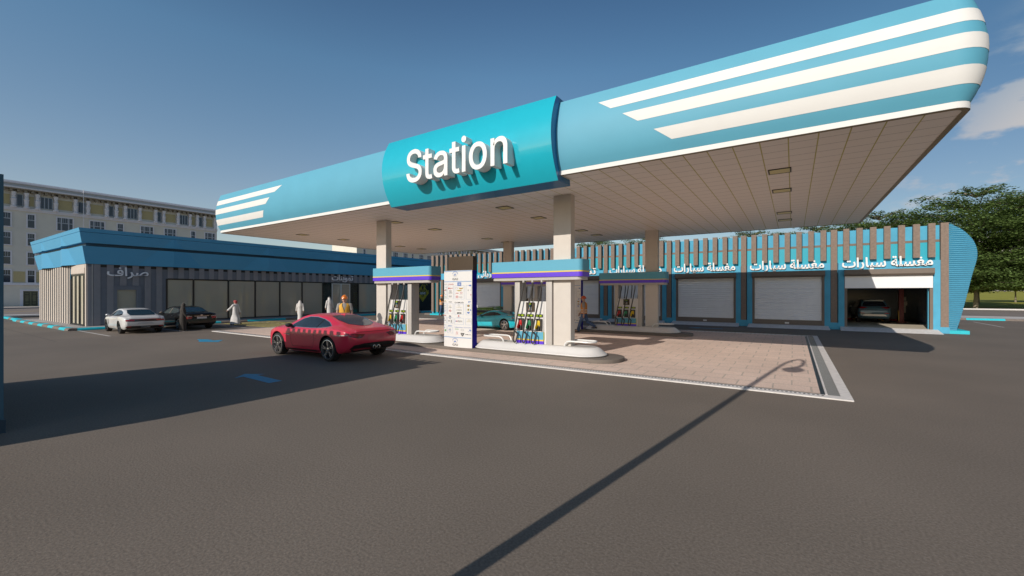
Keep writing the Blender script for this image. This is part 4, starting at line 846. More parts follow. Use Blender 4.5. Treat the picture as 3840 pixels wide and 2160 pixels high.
o = 0.93; b.add([q(0, 1.13*o, .002), q(-1.1*o, 0, .002), q(0, -1.13*o, .002), q(1.1*o, 0, .002)], [(0, 1, 2, 3)], 1)
o = 0.89; b.add([q(0, 1.13*o, .004), q(-1.1*o, 0, .004), q(0, -1.13*o, .004), q(1.1*o, 0, .004)], [(0, 1, 2, 3)], 0)
b.quad(q(-0.62, -0.22, .006), q(0.62, -0.22, .006), q(0.62, 0.14, .006), q(-0.62, 0.14, .006), 1)
b.add([q(-.13, .42, .006), q(.13, .42, .006), q(.13, .66, .006), q(.24, .66, .006), q(0, .92, .006), q(-.24, .66, .006), q(-.13, .66, .006)], [tuple(range(7))], 1)
for s, w, y0, h, mi in (('NEVER', 1.25, 0.17, 0.24, 1), ('GIVE', 0.95, -0.17, 0.26, 2), ('UP', 0.48, -0.52, 0.26, 1)):
    vs, fs = text_geo(s, 1.0, 0.03, 0, 'LEFT', None); xm, xn = max(v[0] for v in vs), min(v[0] for v in vs); ym = max(v[1] for v in vs)
    b.add([q(-w/2 + (v[0]-xn)/(xm-xn)*w, y0+v[1]/ym*h, .009) for v in vs], fs, mi)
b.build('mural_lettering', [MY, MB2, WHITE2], mur, recalc=False)
b = MB(); r2 = random.Random(3)
for k in range(26):
    u, v = r2.uniform(-1.0, 1.0), r2.uniform(-0.6, 1.05)
    if abs(u)/1.15+abs(v)/1.18 < 1: continue
    n = 7; b.add([q(u+r2.uniform(.05, .16)*math.cos(6.28*i/n), v+r2.uniform(.04, .12)*math.sin(6.28*i/n), 0) for i in range(n)], [tuple(range(n))], 0)
b.build('paint_splashes', distressed(), mur, recalc=False)
# Arabic signs on the shop front
SLET = mat('shop_sign_letter', (0.90, 0.90, 0.96), 0.45)
def wall_sign(name, word, lab, y0, y1, zb, k, x=FX):
    o = thing(name, lab, 'sign', (x+0.03, (y0+y1)/2, zb)); vs, fs = text_geo(ar(word), 1.0, 0.012, 0.05, 'LEFT', None)
    xn, xm = min(v[0] for v in vs), max(v[0] for v in vs); b = MB()
    b.add([(x+0.06+v[2], y0+(v[0]-xn)/(xm-xn)*(y1-y0), zb+v[1]*k) for v in vs], fs); b.build('lettering', SLET, o); return o
wall_sign('money_changer_sign', 'صراف', 'pale Arabic lettering above the framed door behind the white coupe', 8.93, 11.12, 3.50, 0.80)
wall_sign('grocery_sign', 'تموينات', 'pale Arabic lettering above the double glass door of the shop', 25.6, 28.03, 3.62, 0.78)
# shelving seen through the windows
SHELF = mat('shelf_yellow', (0.85, 0.72, 0.30), 0.6); SH2 = mat('shelf_board', (0.85, 0.82, 0.70), 0.5)
spos = [('behind the window next to the striped kerb corner', 13.7, 17.3), ('behind the window right of the black saloon', 17.8, 21.9), ('behind the double glass door', 24.6, 28.6), ('behind the far windows near the mural', 29.6, 34.6)]
for txt, y0, y1 in spos:
    o = thing('shop_shelf', 'tall yellow framed shelf unit ' + txt, 'shelf', (-38.75, (y0+y1)/2, 0.19), 0, 'shelf units inside the shop')
    n = max(2, round((y1-y0)/1.3))
    for i in range(n+1):
        y = y0+(y1-y0)*i/n; b = MB(); b.box(-38.95, -38.56, y-0.10, y+0.10, 0.19, 2.42); b.build('upright', SHELF, o)
    for z in (0.4, 0.75, 1.1, 1.45, 1.8, 2.12, 2.38):
        b = MB()
        for i in range(n): ya, yb = y0+(y1-y0)*i/n+0.101, y0+(y1-y0)*(i+1)/n-0.101; b.box(-38.94, -38.57, ya, yb, z, z+0.035)
        b.build('shelf_board', SH2, o)
# ---------------------------------------------------------------- car wash and garage row at the back
WY = 34.0; WB_ = 46.0; WX0, WX1 = -33.1, 7.45
wash = thing('garage_row', 'long turquoise car wash row with brown slats, roller shutters and a ribbed round end', 'garage', (-12.8, 40, 0))
PIL = [-28.25, -23.18, -18.11, -13.06, -7.97, -2.90, 2.18, 7.25]
NB = len(PIL)-1
DW, DH = 4.06, 3.38         # door opening
b = MB()
for i in range(NB):
    c = (PIL[i]+PIL[i+1])/2
    b.box(PIL[i], c-DW/2+0.14, WY+0.30, WY+0.5, 0, 6.26); b.box(c+DW/2-0.14, PIL[i+1], WY+0.30, WY+0.5, 0, 6.26); b.box(c-DW/2+0.14, c+DW/2-0.14, WY+0.30, WY+0.5, DH, 6.26)
b.box(WX0+0.2, PIL[0], WY+0.30, WY+0.5, 0, 6.26); b.box(PIL[-1], WX1, WY+0.30, WB_, 0, 6.26); b.box(WX0, WX0+0.2, WY+0.3, WB_, 0, 6.26)
b.build('upper_wall', WBLUE, wash)
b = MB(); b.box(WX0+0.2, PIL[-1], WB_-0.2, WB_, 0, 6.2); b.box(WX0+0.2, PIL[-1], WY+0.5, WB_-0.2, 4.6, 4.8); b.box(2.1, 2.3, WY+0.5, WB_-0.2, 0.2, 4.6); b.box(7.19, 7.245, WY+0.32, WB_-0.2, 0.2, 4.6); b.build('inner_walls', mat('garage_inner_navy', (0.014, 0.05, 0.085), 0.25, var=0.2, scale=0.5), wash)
b = MB(); b.box(2.3, PIL[-1], WY+0.02, WB_-0.2, 0.0, 0.2); b.build('garage_floor', mat('cream_floor', (0.75, 0.66, 0.52), 0.5), wash)
b = MB(); b.box(WX0+0.2, WX1-0.1, WY+0.24, WY+0.299, 5.29, 5.43); b.build('brown_band', BRTRIM, wash)
b = MB(); b.box(WX0+0.25, WX1-0.1, WY+0.25, WY+0.299, 4.2, 5.288); b.build('cyan_panel', WCYAN, wash)
# portal surrounds
LAB_T = {0: 'كهربائي', 2: 'تشحيم', 3: 'مغسلة سيارات', 4: 'مغسلة سيارات', 5: 'مغسلة سيارات', 6: 'مغسلة سيارات'}
for i in range(NB):
    x0, x1 = PIL[i]+0.22, PIL[i+1]-0.18; c = (PIL[i]+PIL[i+1])/2+0.02; a, d = c-DW/2, c+DW/2
    b = MB(); b.box(x0, a, WY-0.02, WY+0.298, 0, 4.22); b.box(d, x1, WY-0.02, WY+0.298, 0, 4.22); b.box(a, d, WY-0.02, WY+0.298, DH+0.01, 4.22)
    if i < NB-1: b.box(x1, x1+0.40, WY-0.02, WY+0.298, 0, 0.44)
    else: b.box(x1, WX1, WY-0.02, WY+0.298, 0, 0.36)
    b.build('door_surround', WBLUE, wash)
    b = MB(); b.prism([(WY-0.30, DH+0.10), (WY-0.30, DH+0.38), (WY-0.02, DH+0.40), (WY-0.02, DH+0.0), (WY-0.22, DH+0.0)], lambda u, v, dd: (dd, u, v), a-0.02, d+0.02); sb = b.build('shutter_box', BRTRIM, wash)
    for ja in (a, d-0.14): b = MB(); b.box(ja, ja+0.14, WY-0.01, WY+0.2, 0.2, DH); b.build('door_jamb', BRTRIM, sb)
    b = MB(); op = (i == NB-1); zb = 2.62 if op else 0.52; xa, xb = (a, d) if op else (a+0.141, d-0.141)
    if op: b.box(xa+0.02, xb-0.02, WY-0.06, WY-0.03, zb, DH-0.01)
    else:
        rows = []; n = int((DH-zb)/0.03); 
        for k in range(n+1):
            z = zb+(DH-zb)*k/n; rows.append([(xa, WY+0.10-0.022*abs(math.sin(k*math.pi/4.6)), z), (xb, WY+0.10-0.022*abs(math.sin(k*math.pi/4.6)), z)])
        b.loft(rows, 0, True, False, closed=False)
    sh = b.build('roller_shutter', SHUT, wash, recalc=False)
    if not op:
        b = MB(); b.box(xa, xb, WY+0.05, WY+0.13, 0.2, zb); b.build('bottom_rail', BRTRIM, sh); b = MB(); b.box(c-0.12, c+0.12, WY+0.03, WY+0.049, 0.27, 0.37); b.build('lock_plate', WHITE, sh)
    b = MB(); b.add([(a-0.2, WY-0.02, 0.2), (d+0.2, WY-0.02, 0.2), (d+0.25, WY-1.0, 0.004), (a-0.25, WY-1.0, 0.004), (a-0.2, WY-0.02, 0), (d+0.2, WY-0.02, 0)], [(0, 1, 2, 3), (0, 3, 4), (1, 5, 2), (0, 4, 5, 1)])
    b.build('ramp', CONC, wash)
    if i in LAB_T:
        w = LAB_T[i]; vs, fs = text_geo(ar(w), 1.0, 0.022, 0.055, 'LEFT', None); xn, xm = min(v[0] for v in vs), max(v[0] for v in vs)
        ta, tb = {0: (-26.4, -23.9), 2: (-16.6, -13.85)}.get(i, (x0+0.18, x1-0.33))
        lab = {0: 'white Arabic letters on the garage row directly right of the totem', 2: 'short white Arabic word on the garage row just right of the near column', 3: 'white Arabic car wash lettering partly hidden by the rear right column', 4: 'white Arabic car wash lettering above the closed shutter next to the rear right pump', 5: 'white Arabic car wash lettering above the closed shutter left of the open garage', 6: 'white Arabic car wash lettering above the open garage door'}[i]
        o = thing('garage_sign', lab, 'sign', ((ta+tb)/2, WY-0.1, 4.0), 0, 'Arabic signs on the garage row'); b = MB()
        b.add([(ta+(v[0]-xn)/(xm-xn)*(tb-ta), WY-0.085-v[2], 3.93+v[1]*0.80) for v in vs], fs); b.build('lettering', LET, o)
# full-height pillars and hanging slats
for i, x in enumerate(PIL):
    b = MB(); b.box(x-0.165, x+0.165, WY-0.0, WY+0.28, 0.36 if i == NB else 0.44, 6.35); b.build('pillar', BRSLAT, wash)
b = MB()
for i in range(NB):
    for k in range(7):
        x = PIL[i]+0.62+k*0.652; b2 = MB(); b2.box(x-0.15, x+0.15, WY-0.03, WY+0.24, 4.39, 6.36); b2.build('slat', BRSLAT, wash)
for k in range(7):
    x = WX0+0.2+k*0.66; b2 = MB(); b2.box(x, x+0.31, WY-0.03, WY+0.24, 4.41 if k else 0.3, 6.38); b2.build('slat', BRSLAT, wash)
    if k: b2 = MB(); b2.box(x, x+0.31, WY-0.0, WY+0.24, 0.3, 3.74); b2.build('slat', BRSLAT, wash)
b = MB(); b.box(WX0+0.52, PIL[0]-0.17, WY-0.05, WY+0.22, 3.75, 4.40); b.build('cross_band', WBLUE, wash)
b = MB(); b.box(WX0+0.22, PIL[0]-0.17, WY+0.262, WY+0.299, 0.1, 3.74); b.build('lower_cyan_panel', WCYAN, wash)
# ribbed end: a rounded fin of horizontal corrugation
FP = [(0.19, 7.76), (0.94, 7.93), (2.03, 8.14), (3.26, 8.36), (4.18, 8.56), (4.48, 8.59), (4.84, 8.56), (5.28, 8.43), (5.74, 8.14), (6.08, 7.82), (6.28, 7.44)]
def fx(z):
    for (a, p), (c, q_) in zip(FP, FP[1:]):
        if a <= z <= c: t = (z-a)/(c-a); return p+(q_-p)*t
    return FP[-1][1]
import bisect
def fxs(z):
    return sum(fx(min(6.28, max(0.19, z+d))) for d in (-0.16, -0.08, 0, 0.08, 0.16))/5
n = 54; b = MB(); rows = []; back = []
for k in range(n*4+1):
    z = 0.19+6.09*k/(n*4); yy = WY+0.10-0.035*math.cos(2*math.pi*k/4 + 0.6) if k % 4 else WY+0.14
    rows.append([(7.43, yy, z), (fxs(z), yy, z)]); back.append([(fxs(z), WB_-6, z), (7.43, WB_-6, z)])
rows2 = [r + q_ for r, q_ in zip(rows, back)]
b.loft(rows2, 0, False, True, closed=True); b.build('ribbed_end', mat('ribbed_blue', (0.075, 0.34, 0.50), 0.5, var=0.06), wash, recalc=True)
b = MB(); b.box(7.45, 8.25, WY-0.02, WB_-5.6, -0.02, 0.19, 0); b.build('end_kerb', CYANK, wash)
b = MB(); b.box(WX0+0.2, WX1-0.05, WY+0.5, WB_, 6.0, 6.2); b.build('roof', KERBG, wash)

# two-post car lift in the open bay
LR = mat('lift_red', (0.20, 0.008, 0.010), 0.4); LY = mat('lift_yellow', (0.55, 0.32, 0.02), 0.45)
lift = thing('car_lift', 'red two post car lift with yellow arms beside the car in the open garage', 'car lift', (4.85, 41.2, 0.2))
for s, x in ((1, 6.52), (-1, 3.05)):
    b = MB(); b.box(x-0.13, x+0.13, 41.1, 41.4, 0.2, 2.62); b.box(x-0.26, x+0.26, 40.95, 41.5, 0.2, 0.24); p = b.build('post', LR, lift)
    b = MB(); b.box(x-s*0.15-0.03, x-s*0.15+0.03, 41.05, 41.2, 0.3, 1.05); b.build('slider', LY, p)
    for t in (-1, 1):
        b = MB(); b.tube([(x-s*0.15, 41.2, 0.36), (x-s*0.75, 41.2+t*0.35, 0.36)], 0.06, 6); b.tube([(x-s*0.75, 41.2+t*0.35, 0.36), (x-s*1.15, 41.2+t*0.6, 0.36)], 0.045, 6, 1); b.build('arm', [LR, LY], lift)
b = MB(); b.box(6.66, 6.84, 41.15, 41.35, 1.42, 1.72); b.box(6.68, 6.78, 41.15, 41.3, 1.78, 2.05); b.box(6.68, 6.76, 41.15, 41.3, 0.9, 1.41); b.build('power_unit', mat('lift_motor', (0.25, 0.21, 0.16), 0.5), lift)
# ---------------------------------------------------------------- far ornate building(s) across the west street
STUC = mat('cream_stucco', (0.80, 0.76, 0.68), 0.9, var=0.05, scale=0.8, bump=0.2, bscale=3)
OCHRE = mat('ochre_panel', (0.60, 0.50, 0.27), 0.9, var=0.06)
LILAC = mat('lilac_stone', (0.86, 0.84, 0.90), 0.8, var=0.06)
PANE = mat('dark_pane', (0.03, 0.04, 0.07), 0.08, var=0.4, scale=0.7, spec=0.8); SASH = mat('grey_sash', (0.50, 0.54, 0.60), 0.6)
ROOFM = mat('dark_soffit', (0.34, 0.30, 0.24), 0.9); BRASS = mat('old_green_door', (0.16, 0.16, 0.09), 0.6, var=0.3, scale=2)
BXF = -109.0
def ornate(y0):
    y1 = y0+39.0; o = thing('apartment_building', 'cream apartment block with carved columns under its deep cornice, left of the canopy', 'building', (BXF-6, y0+19.5, 0.12), 0, 'ornate cream blocks across the street')
    b = MB(); b.box(BXF-12.2, BXF, y0, y1, 0.1, 19.7); b.build('wall', STUC, o)
    b = MB(); b.box(BXF-12.6, BXF+1.3, y0-0.4, y1+0.4, 19.85, 20.1, 0); b.box(BXF-12.5, BXF+1.15, y0-0.3, y1+0.3, 20.102, 20.55, 1); b.box(BXF-12.7, BXF+1.45, y0-0.5, y1+0.5, 20.552, 20.72, 0); b.box(BXF-12.4, BXF+1.2, y0-0.2, y1+0.2, 20.722, 21.0, 0); b.box(BXF-12.4, BXF+1.1, y0-0.2, y1+0.2, 19.7, 19.848, 2)
    k = 0
    while y0+0.3+k*0.8 < y1: b.box(BXF, BXF+0.9, y0+0.3+k*0.8, y0+0.6+k*0.8, 19.35, 19.698, 2); k += 1
    b.build('cornice', [LILAC, SASH, ROOFM], o)
    b = MB(); b.box(BXF+0.001, BXF+0.35, y0, y1, 16.5, 16.75); b.box(BXF+0.002, BXF+0.22, y0, y1, 16.25, 16.498); b.box(BXF+0.001, BXF+0.3, y0, y1, 3.68, 4.02); b.build('ledge', LILAC, o)
    R0 = y0-4.7
    cary = [12.75, 13.47, 14.9, 16.19, 18.36, 20.85, 22.5, 25.04, 26.42, 27.75, 29.97, 32.48, 33.83, 36.29, 38.42, 39.79, 41.15, 43.2]
    cary = [6.2, 8.1, 9.5, 11.0] + cary[1:]
    for c in cary:
        y = c+R0; b = MB()
        b.lathe([(0.12, 16.62), (0.34, 16.68), (0.38, 16.9), (0.24, 17.02), (0.26, 17.5), (0.30, 18.0), (0.36, 18.12), (0.30, 18.2), (0.22, 18.32), (0.27, 18.5), (0.20, 18.62), (0.26, 18.8), (0.34, 19.3)], (BXF+0.42, y, 0), 'z', 10)
        b.build('carved_column', LILAC, o)
    for i, (p, q) in enumerate(zip(cary, cary[1:])):
        y0_, y1_ = p+R0+0.38, q+R0-0.38
        if y1_-y0_ < 0.3: continue
        kind = 'w' if i % 2 == 0 else 'p'
        if kind == 'p':
            b = MB(); b.box(BXF+0.001, BXF+0.06, y0_, y1_, 17.2, 18.85); b.build('ochre_panel', OCHRE, o)
        else:
            b = MB(); b.box(BXF+0.002, BXF+0.10, y0_-0.1, y1_+0.1, 17.0, 19.0); f = b.build('upper_window', SASH, o)
            b = MB(); n = 3 if y1_-y0_ > 1.2 else 1; w = (y1_-y0_)/n
            for t in range(n): b.box(BXF+0.101, BXF+0.11, y0_+t*w+0.06, y0_+(t+1)*w-0.06, 17.08, 18.92)
            b.build('pane', PANE, f)
    for c, w in ((7.4, 1.12), (11.2, 1.12), (12.77, 1.12), (15.48, 1.12), (19.56, 2.26), (23.8, 2.27), (27.08, 1.13), (31.17, 2.25), (35.0, 2.2), (39.1, 1.05), (42.3, 2.2)):
        if c == 11.2: continue
        for z0, z1 in ((13.5, 15.9), (10.45, 12.65), (7.2, 9.42), (4.15, 6.36)):
            y = c+R0; b = MB(); t = 0.17
            b.box(BXF+0.001, BXF+0.12, y-w/2, y-w/2+t, z0, z1); b.box(BXF+0.001, BXF+0.12, y+w/2-t, y+w/2, z0, z1); b.box(BXF+0.001, BXF+0.119, y-w/2+t, y+w/2-t, z1-t, z1); b.box(BXF+0.001, BXF+0.22, y-w/2-0.05, y+w/2+0.05, z0-0.14, z0-0.001)
            f = b.build('window', LILAC, o); b = MB()
            b.box(BXF+0.002, BXF+0.02, y-w/2+t, y+w/2-t, z0, z1-t, 0)
            segs = [(-0.5, 0.5)] if w < 1.5 else [(-0.5, -0.24), (-0.24, 0.24), (0.24, 0.5)]
            iw = w-2*t
            if len(segs) == 3:
                for s in (-0.24, 0.24): b.box(BXF+0.021, BXF+0.07, y+s*iw-0.08, y+s*iw+0.08, z0, z1-t, 1)
            b.box(BXF+0.021, BXF+0.05, y-iw/2, y+iw/2, z0+(z1-z0)*0.52, z0+(z1-z0)*0.57, 1)
            for v in range(1, int(iw/0.25)): b.box(BXF+0.021, BXF+0.035, y-iw/2+v*0.25-0.02, y-iw/2+v*0.25+0.02, z0+(z1-z0)*0.57, z1-t, 1)
            b.build('sash', [PANE, SASH], f)
    for y, w in ((14.14, 0.65), (16.6, 0.5)):
        b = MB(); b.box(BXF+0.001, BXF+0.05, y+R0-w, y+R0+w, 4.2, 6.0); b.build('ochre_panel', OCHRE, o)
    y = 15.42+R0; b = MB(); b.box(BXF+0.001, BXF+0.14, y-1.2, y-0.85, 0.12, 2.95); b.box(BXF+0.001, BXF+0.14, y+0.85, y+1.2, 0.12, 2.95); b.box(BXF+0.001, BXF+0.139, y-0.85, y+0.85, 2.7, 2.95); d = b.build('door_surround', LILAC, o)
    b = MB(); b.box(BXF+0.002, BXF+0.05, y-0.84, y+0.84, 0.12, 2.69, 0)
    for s in (-0.42, 0.42):
        b.box(BXF+0.051, BXF+0.07, y+s-0.3, y+s+0.3, 0.3, 2.5, 1); b.box(BXF+0.071, BXF+0.08, y+s-0.2, y+s+0.2, 0.9, 2.0, 0); b.box(BXF+0.071, BXF+0.08, y+s-0.2, y+s+0.2, 0.4, 0.75, 0); b.box(BXF+0.071, BXF+0.08, y+s-0.2, y+s+0.2, 2.12, 2.42, 0)
    b.build('double_door', [BRASS, mat('dark_bronze', (0.05, 0.05, 0.035), 0.5)], d)
    return o
A1 = ornate(4.9)
b = MB(); b.tube([(BXF+1.5, 21.85, 0.2), (BXF+1.5, 21.85, 21.1)], 0.05, 6); b.build('drain_pipe', LILAC, A1)
for dy, lab in ((76.1, 'cream apartment block with a sunlit end wall, behind the shop roof under the canopy'), (115.2, 'farthest cream apartment block, its cornice just under the canopy edge')):
    c = copy_tree(A1); c.location.y += dy; c['label'] = lab

# ---------------------------------------------------------------- kiosk at the left edge, its slatted parapet throws the long shadow
KN = mat('kiosk_navy', (0.05, 0.13, 0.19), 0.6, var=0.05)
kx0, kx1, ky0, ky1 = -16.95, -10.86, -5.2, 1.26
o = thing('kiosk', 'dark blue kiosk corner cut off by the left edge of the picture', 'kiosk', ((kx0+kx1)/2, -2, 0))
b = MB(); b.box(kx0, kx1, ky0, ky1, 0.22, 4.26); b.build('wall', KN, o)
b = MB(); b.box(kx0-0.02, kx1+0.02, ky0-0.02, ky1+0.02, 0, 0.218); b.build('skirting', mat('kiosk_base', (0.03, 0.06, 0.09), 0.6), o)
b = MB(); b.box(kx0+0.2, kx1-0.4, 0.72, 0.98, 4.261, 4.80); b.build('parapet', KN, o)
for k in range(17):
    x = kx0+0.25+k*0.335; b = MB(); b.box(x, x+0.17, 0.74, 0.96, 4.801, 4.94); b.build('parapet_slat', KN, o)

# street lamp behind the camera: only its shadow reaches the picture
lx, ly = -2.99, -2.5
o = thing('street_lamp', 'street lamp whose curved shadow lies across the paving and the asphalt', 'street lamp', (lx, ly, 0))
b = MB(); pts = [(lx, ly, 0), (lx, ly, 9.0)]
for a in range(0, 181, 15): pts.append((lx+0.26-0.26*math.cos(R(a)), ly, 9.35+1.0*math.sin(R(a))))
pts[-1] = (lx+0.50, ly, 9.7); pts.append((lx+0.46, ly, 9.4))
b.tube(pts, [0.085, 0.065]+[0.058]*(len(pts)-2), 8); b.build('pole', STEEL, o)
b = MB(); b.lathe([(0.05, 9.44), (0.09, 9.36), (0.25, 9.20), (0.29, 9.08), (0.20, 8.94), (0.02, 8.88)], (lx+0.42, ly, 0), 'z', 14); b.build('lamp_head', STEEL, o)

# ---------------------------------------------------------------- trees: tapered trunk and limbs, layered crown of small leaf sprays
def leaf_mat(name, c1, c2):
    m = bpy.data.materials.new(name); m.use_nodes = True; nt = m.node_tree; N = nt.nodes; L = nt.links; p = N['Principled BSDF']; p.inputs['Roughness'].default_value = 0.6; p.inputs['Specular IOR Level'].default_value = 0.25
    tc = N.new('ShaderNodeTexCoord'); nz = N.new('ShaderNodeTexNoise'); nz.inputs['Scale'].default_value = 1.1; nz.inputs['Detail'].default_value = 8; nz.inputs['Roughness'].default_value = 0.8; L.new(tc.outputs['Object'], nz.inputs[0])
    mx = N.new('ShaderNodeMixRGB'); mx.inputs[1].default_value = (*c1, 1); mx.inputs[2].default_value = (*c2, 1)
    mr = N.new('ShaderNodeMapRange'); mr.inputs['From Min'].default_value = 0.35; mr.inputs['From Max'].default_value = 0.65; L.new(nz.outputs['Fac'], mr.inputs[0]); L.new(mr.outputs[0], mx.inputs[0]); L.new(mx.outputs[0], p.inputs['Base Color'])
    tl = N.new('ShaderNodeBsdfTranslucent'); L.new(mx.outputs[0], tl.inputs[0]); ms = N.new('ShaderNodeMixShader'); ms.inputs[0].default_value = 0.35
    L.new(p.outputs[0], ms.inputs[1]); L.new(tl.outputs[0], ms.inputs[2]); L.new(ms.outputs[0], N['Material Output'].inputs['Surface']); return m
LEAF = leaf_mat('tree_leaf', (0.085, 0.150, 0.040), (0.210, 0.290, 0.085))
BARK = mat('pale_bark', (0.26, 0.22, 0.16), 0.9, var=0.2, scale=4, bump=0.5, bscale=10)
def tree_mesh(seed, h, rad, trunk, nl, leaf=0.34):
    r = random.Random(seed); wood = MB(); fol = MB()
    wood.tube([(0, 0, -0.1), (0.05, 0.02, trunk*0.5), (0.0, 0.05, trunk), (0.1, 0, h*0.75)], [0.017*h, 0.013*h, 0.011*h, 0.004*h], 9)
    layers = []; nlay = 10
    for i in range(nlay):
        t = i/(nlay-1); z = trunk*0.92 + (h-trunk)*0.93*t
        rr = rad*(0.72+0.28*math.sin(math.pi*min(1, t*1.35+0.25)) if t < 0.45 else 1.0*(1-((t-0.45)/0.58)**2.3*0.72)); layers.append((z, rr))
    limbs = []
    for z, rr in layers:
        nb = max(4, int(7+rr*0.75)); a0 = r.random()*6.28
        for k in range(nb):
            a = a0+6.28*k/nb+r.uniform(-.35, .35); l = rr*r.uniform(0.72, 1.06)
            if l < 0.6: l = 0.6
            e = Vector((math.cos(a)*l, math.sin(a)*l, z+r.uniform(-.3, .5)+0.10*l)); s = Vector((0, 0, max(trunk*0.8, z-0.25*l)))
            mid = s.lerp(e, 0.5)+Vector((0, 0, 0.08*l))
            wood.tube([s, mid, e], [0.006*h, 0.0035*h, 0.0012*h], 5); limbs.append((s, mid, e, l))
    tot = sum(l*l for *_, l in limbs)
    vs = []; fs = []
    for s, mid, e, l in limbs:
        n = int(nl*(l*l)/tot)
        # flat leafy pads strung along the outer part of the limb
        pads = [(s.lerp(e, u)+Vector((r.uniform(-.12, .12)*l, r.uniform(-.12, .12)*l, 0.05*l*math.sin(u*3.1))), l*r.uniform(0.18, 0.30)) for u in (0.30, 0.45, 0.58, 0.7, 0.82, 0.92, 1.0)]
        for k in range(n):
            c, pr = pads[int(r.random()*len(pads))]; a = r.random()*6.283; q = pr*math.sqrt(r.random())*1.15
            p = c + Vector((math.cos(a)*q, math.sin(a)*q, r.gauss(0, 0.10)*pr+0.15*(1-q/pr)*pr - 0.18*q))
            d = Vector((math.cos(a+r.uniform(-.9, .9)), math.sin(a+r.uniform(-.9, .9)), r.uniform(-.55, .25))).normalized()
            w = d.cross(Vector((r.uniform(-.6, .6), r.uniform(-.6, .6), 1))).normalized(); L_ = leaf*r.uniform(.6, 1.3); Wd = L_*0.34; i0 = len(vs)
            vs += [p-d*L_*.5, p+w*Wd, p+d*L_*.5, p-w*Wd]; fs.append((i0, i0+1, i0+2, i0+3))
    fol.add(vs, fs, 0, False)
    return wood, fol
def tree(name, wood, fol, lab, loc, rz=0, k=1, grp='trees behind the garage row'):
    o = thing(name, lab, 'tree', loc, rz, grp); wood.build('trunk', BARK, o, local=True); fol.build('crown', LEAF, o, local=True, recalc=False); o.scale = (k, k, k); return o
wA, fA = tree_mesh(11, 19.4, 10.4, 3.4, 110000, 0.34); TA = tree('spreading_tree', wA, fA, 'broad green tree with a pale trunk rising right behind the ribbed end', (23.6, 94.6, -0.03))
wB, fB = tree_mesh(23, 19.4, 10.2, 4.6, 110000, 0.34); TB = tree('spreading_tree', wB, fB, 'tall green tree at the right edge of the picture, its branches entering the frame', (35.5, 93, -0.03))
wC, fC = tree_mesh(37, 11.0, 6.2, 3.2, 24000, 0.42); TC = tree('spreading_tree', wC, fC, 'small round tree on the lawn, the farther one right of the pale trunk', (43.9, 149.6, 0.2), 1.0)
def more(src, lab, loc, rz, k):
    c = copy_tree(src); c.location = loc; c.rotation_euler.z = rz; c.scale = (k,)*3; c['label'] = lab; return c
more(TB, 'tree top left of the broad tree, touching the canopy corner', (12.6, 97, -0.03), 1.2, 0.88)
more(TA, 'tree top above the roof between the open garage and the next shutter', (3.6, 96, -0.03), 2.6, 0.80)
more(TB, 'tree top above the roof over the shutter left of the open garage', (-7.0, 96, -0.03), 4.0, 0.78)
more(TA, 'low tree top above the roof right behind the rear right column', (-27.0, 96, -0.03), 0.6, 0.81)
more(TB, 'low tree top above the roof just right of the near column', (-38.5, 96, -0.03), 5.2, 0.81)
more(TC, 'small dark tree on the lawn directly beside the ribbed end', (22.6, 104, -0.03), 0.3, 0.85)
more(TC, 'small tree half hidden by the pale trunk', (32.4, 128, 0.1), 2.2, 1.05)
more(TC, 'small tree cut off by the right edge of the picture, on the lawn', (57.5, 150, 0.3), 3.5, 1.1)
# ---------------------------------------------------------------- cars
def pch(pts, x):
    """monotone cubic through control points"""
    n = len(pts)
    if x <= pts[0][0]: return pts[0][1]
    if x >= pts[-1][0]: return pts[-1][1]
    for i in range(n-1):
        if pts[i][0] <= x <= pts[i+1][0]: break
    h = pts[i+1][0]-pts[i][0]; d = (pts[i+1][1]-pts[i][1])/h
    def m(j):
        if j == 0 or j == n-1: return (pts[1][1]-pts[0][1])/(pts[1][0]-pts[0][0]) if j == 0 else (pts[-1][1]-pts[-2][1])/(pts[-1][0]-pts[-2][0])
        a = (pts[j][1]-pts[j-1][1])/(pts[j][0]-pts[j-1][0]); b = (pts[j+1][1]-pts[j][1])/(pts[j+1][0]-pts[j][0])
        return 0 if a*b <= 0 else 2*a*b/(a+b)
    t = (x-pts[i][0])/h; a, b = m(i)*h, m(i+1)*h; y0, y1 = pts[i][1], pts[i+1][1]
    return (2*t**3-3*t*t+1)*y0 + (t**3-2*t*t+t)*a + (-2*t**3+3*t*t)*y1 + (t**3-t*t)*b

def paint(name, col, rough=0.22, coat=0.8):
    return mat(name, col, rough, var=0.02, spec=0.5, coat=coat)

def poly_area_grid(poly, step):
    xs = [p[0] for p in poly]; ys = [p[1] for p in poly]; V = []; n = len(poly)
    E = []; bp = []
    for i in range(n):
        a, b = Vector(poly[i]), Vector(poly[(i+1) % n]); k = max(1, int((b-a).length/step))
        for j in range(k): bp.append(a.lerp(b, j/k))
    V = list(bp); E = [(i, (i+1) % len(bp)) for i in range(len(bp))]
    y = min(ys)+step/2
    while y < max(ys):
        x = min(xs)+step/2
        while x < max(xs):
            if min((Vector((x, y))-q).length for q in bp) > step*0.45: V.append(Vector((x, y)))
            x += step
        y += step
    r = delaunay_2d_cdt(V, E, [], 1, 1e-4)
    return [tuple(v) for v in r[0]], [tuple(f) for f in r[2]]

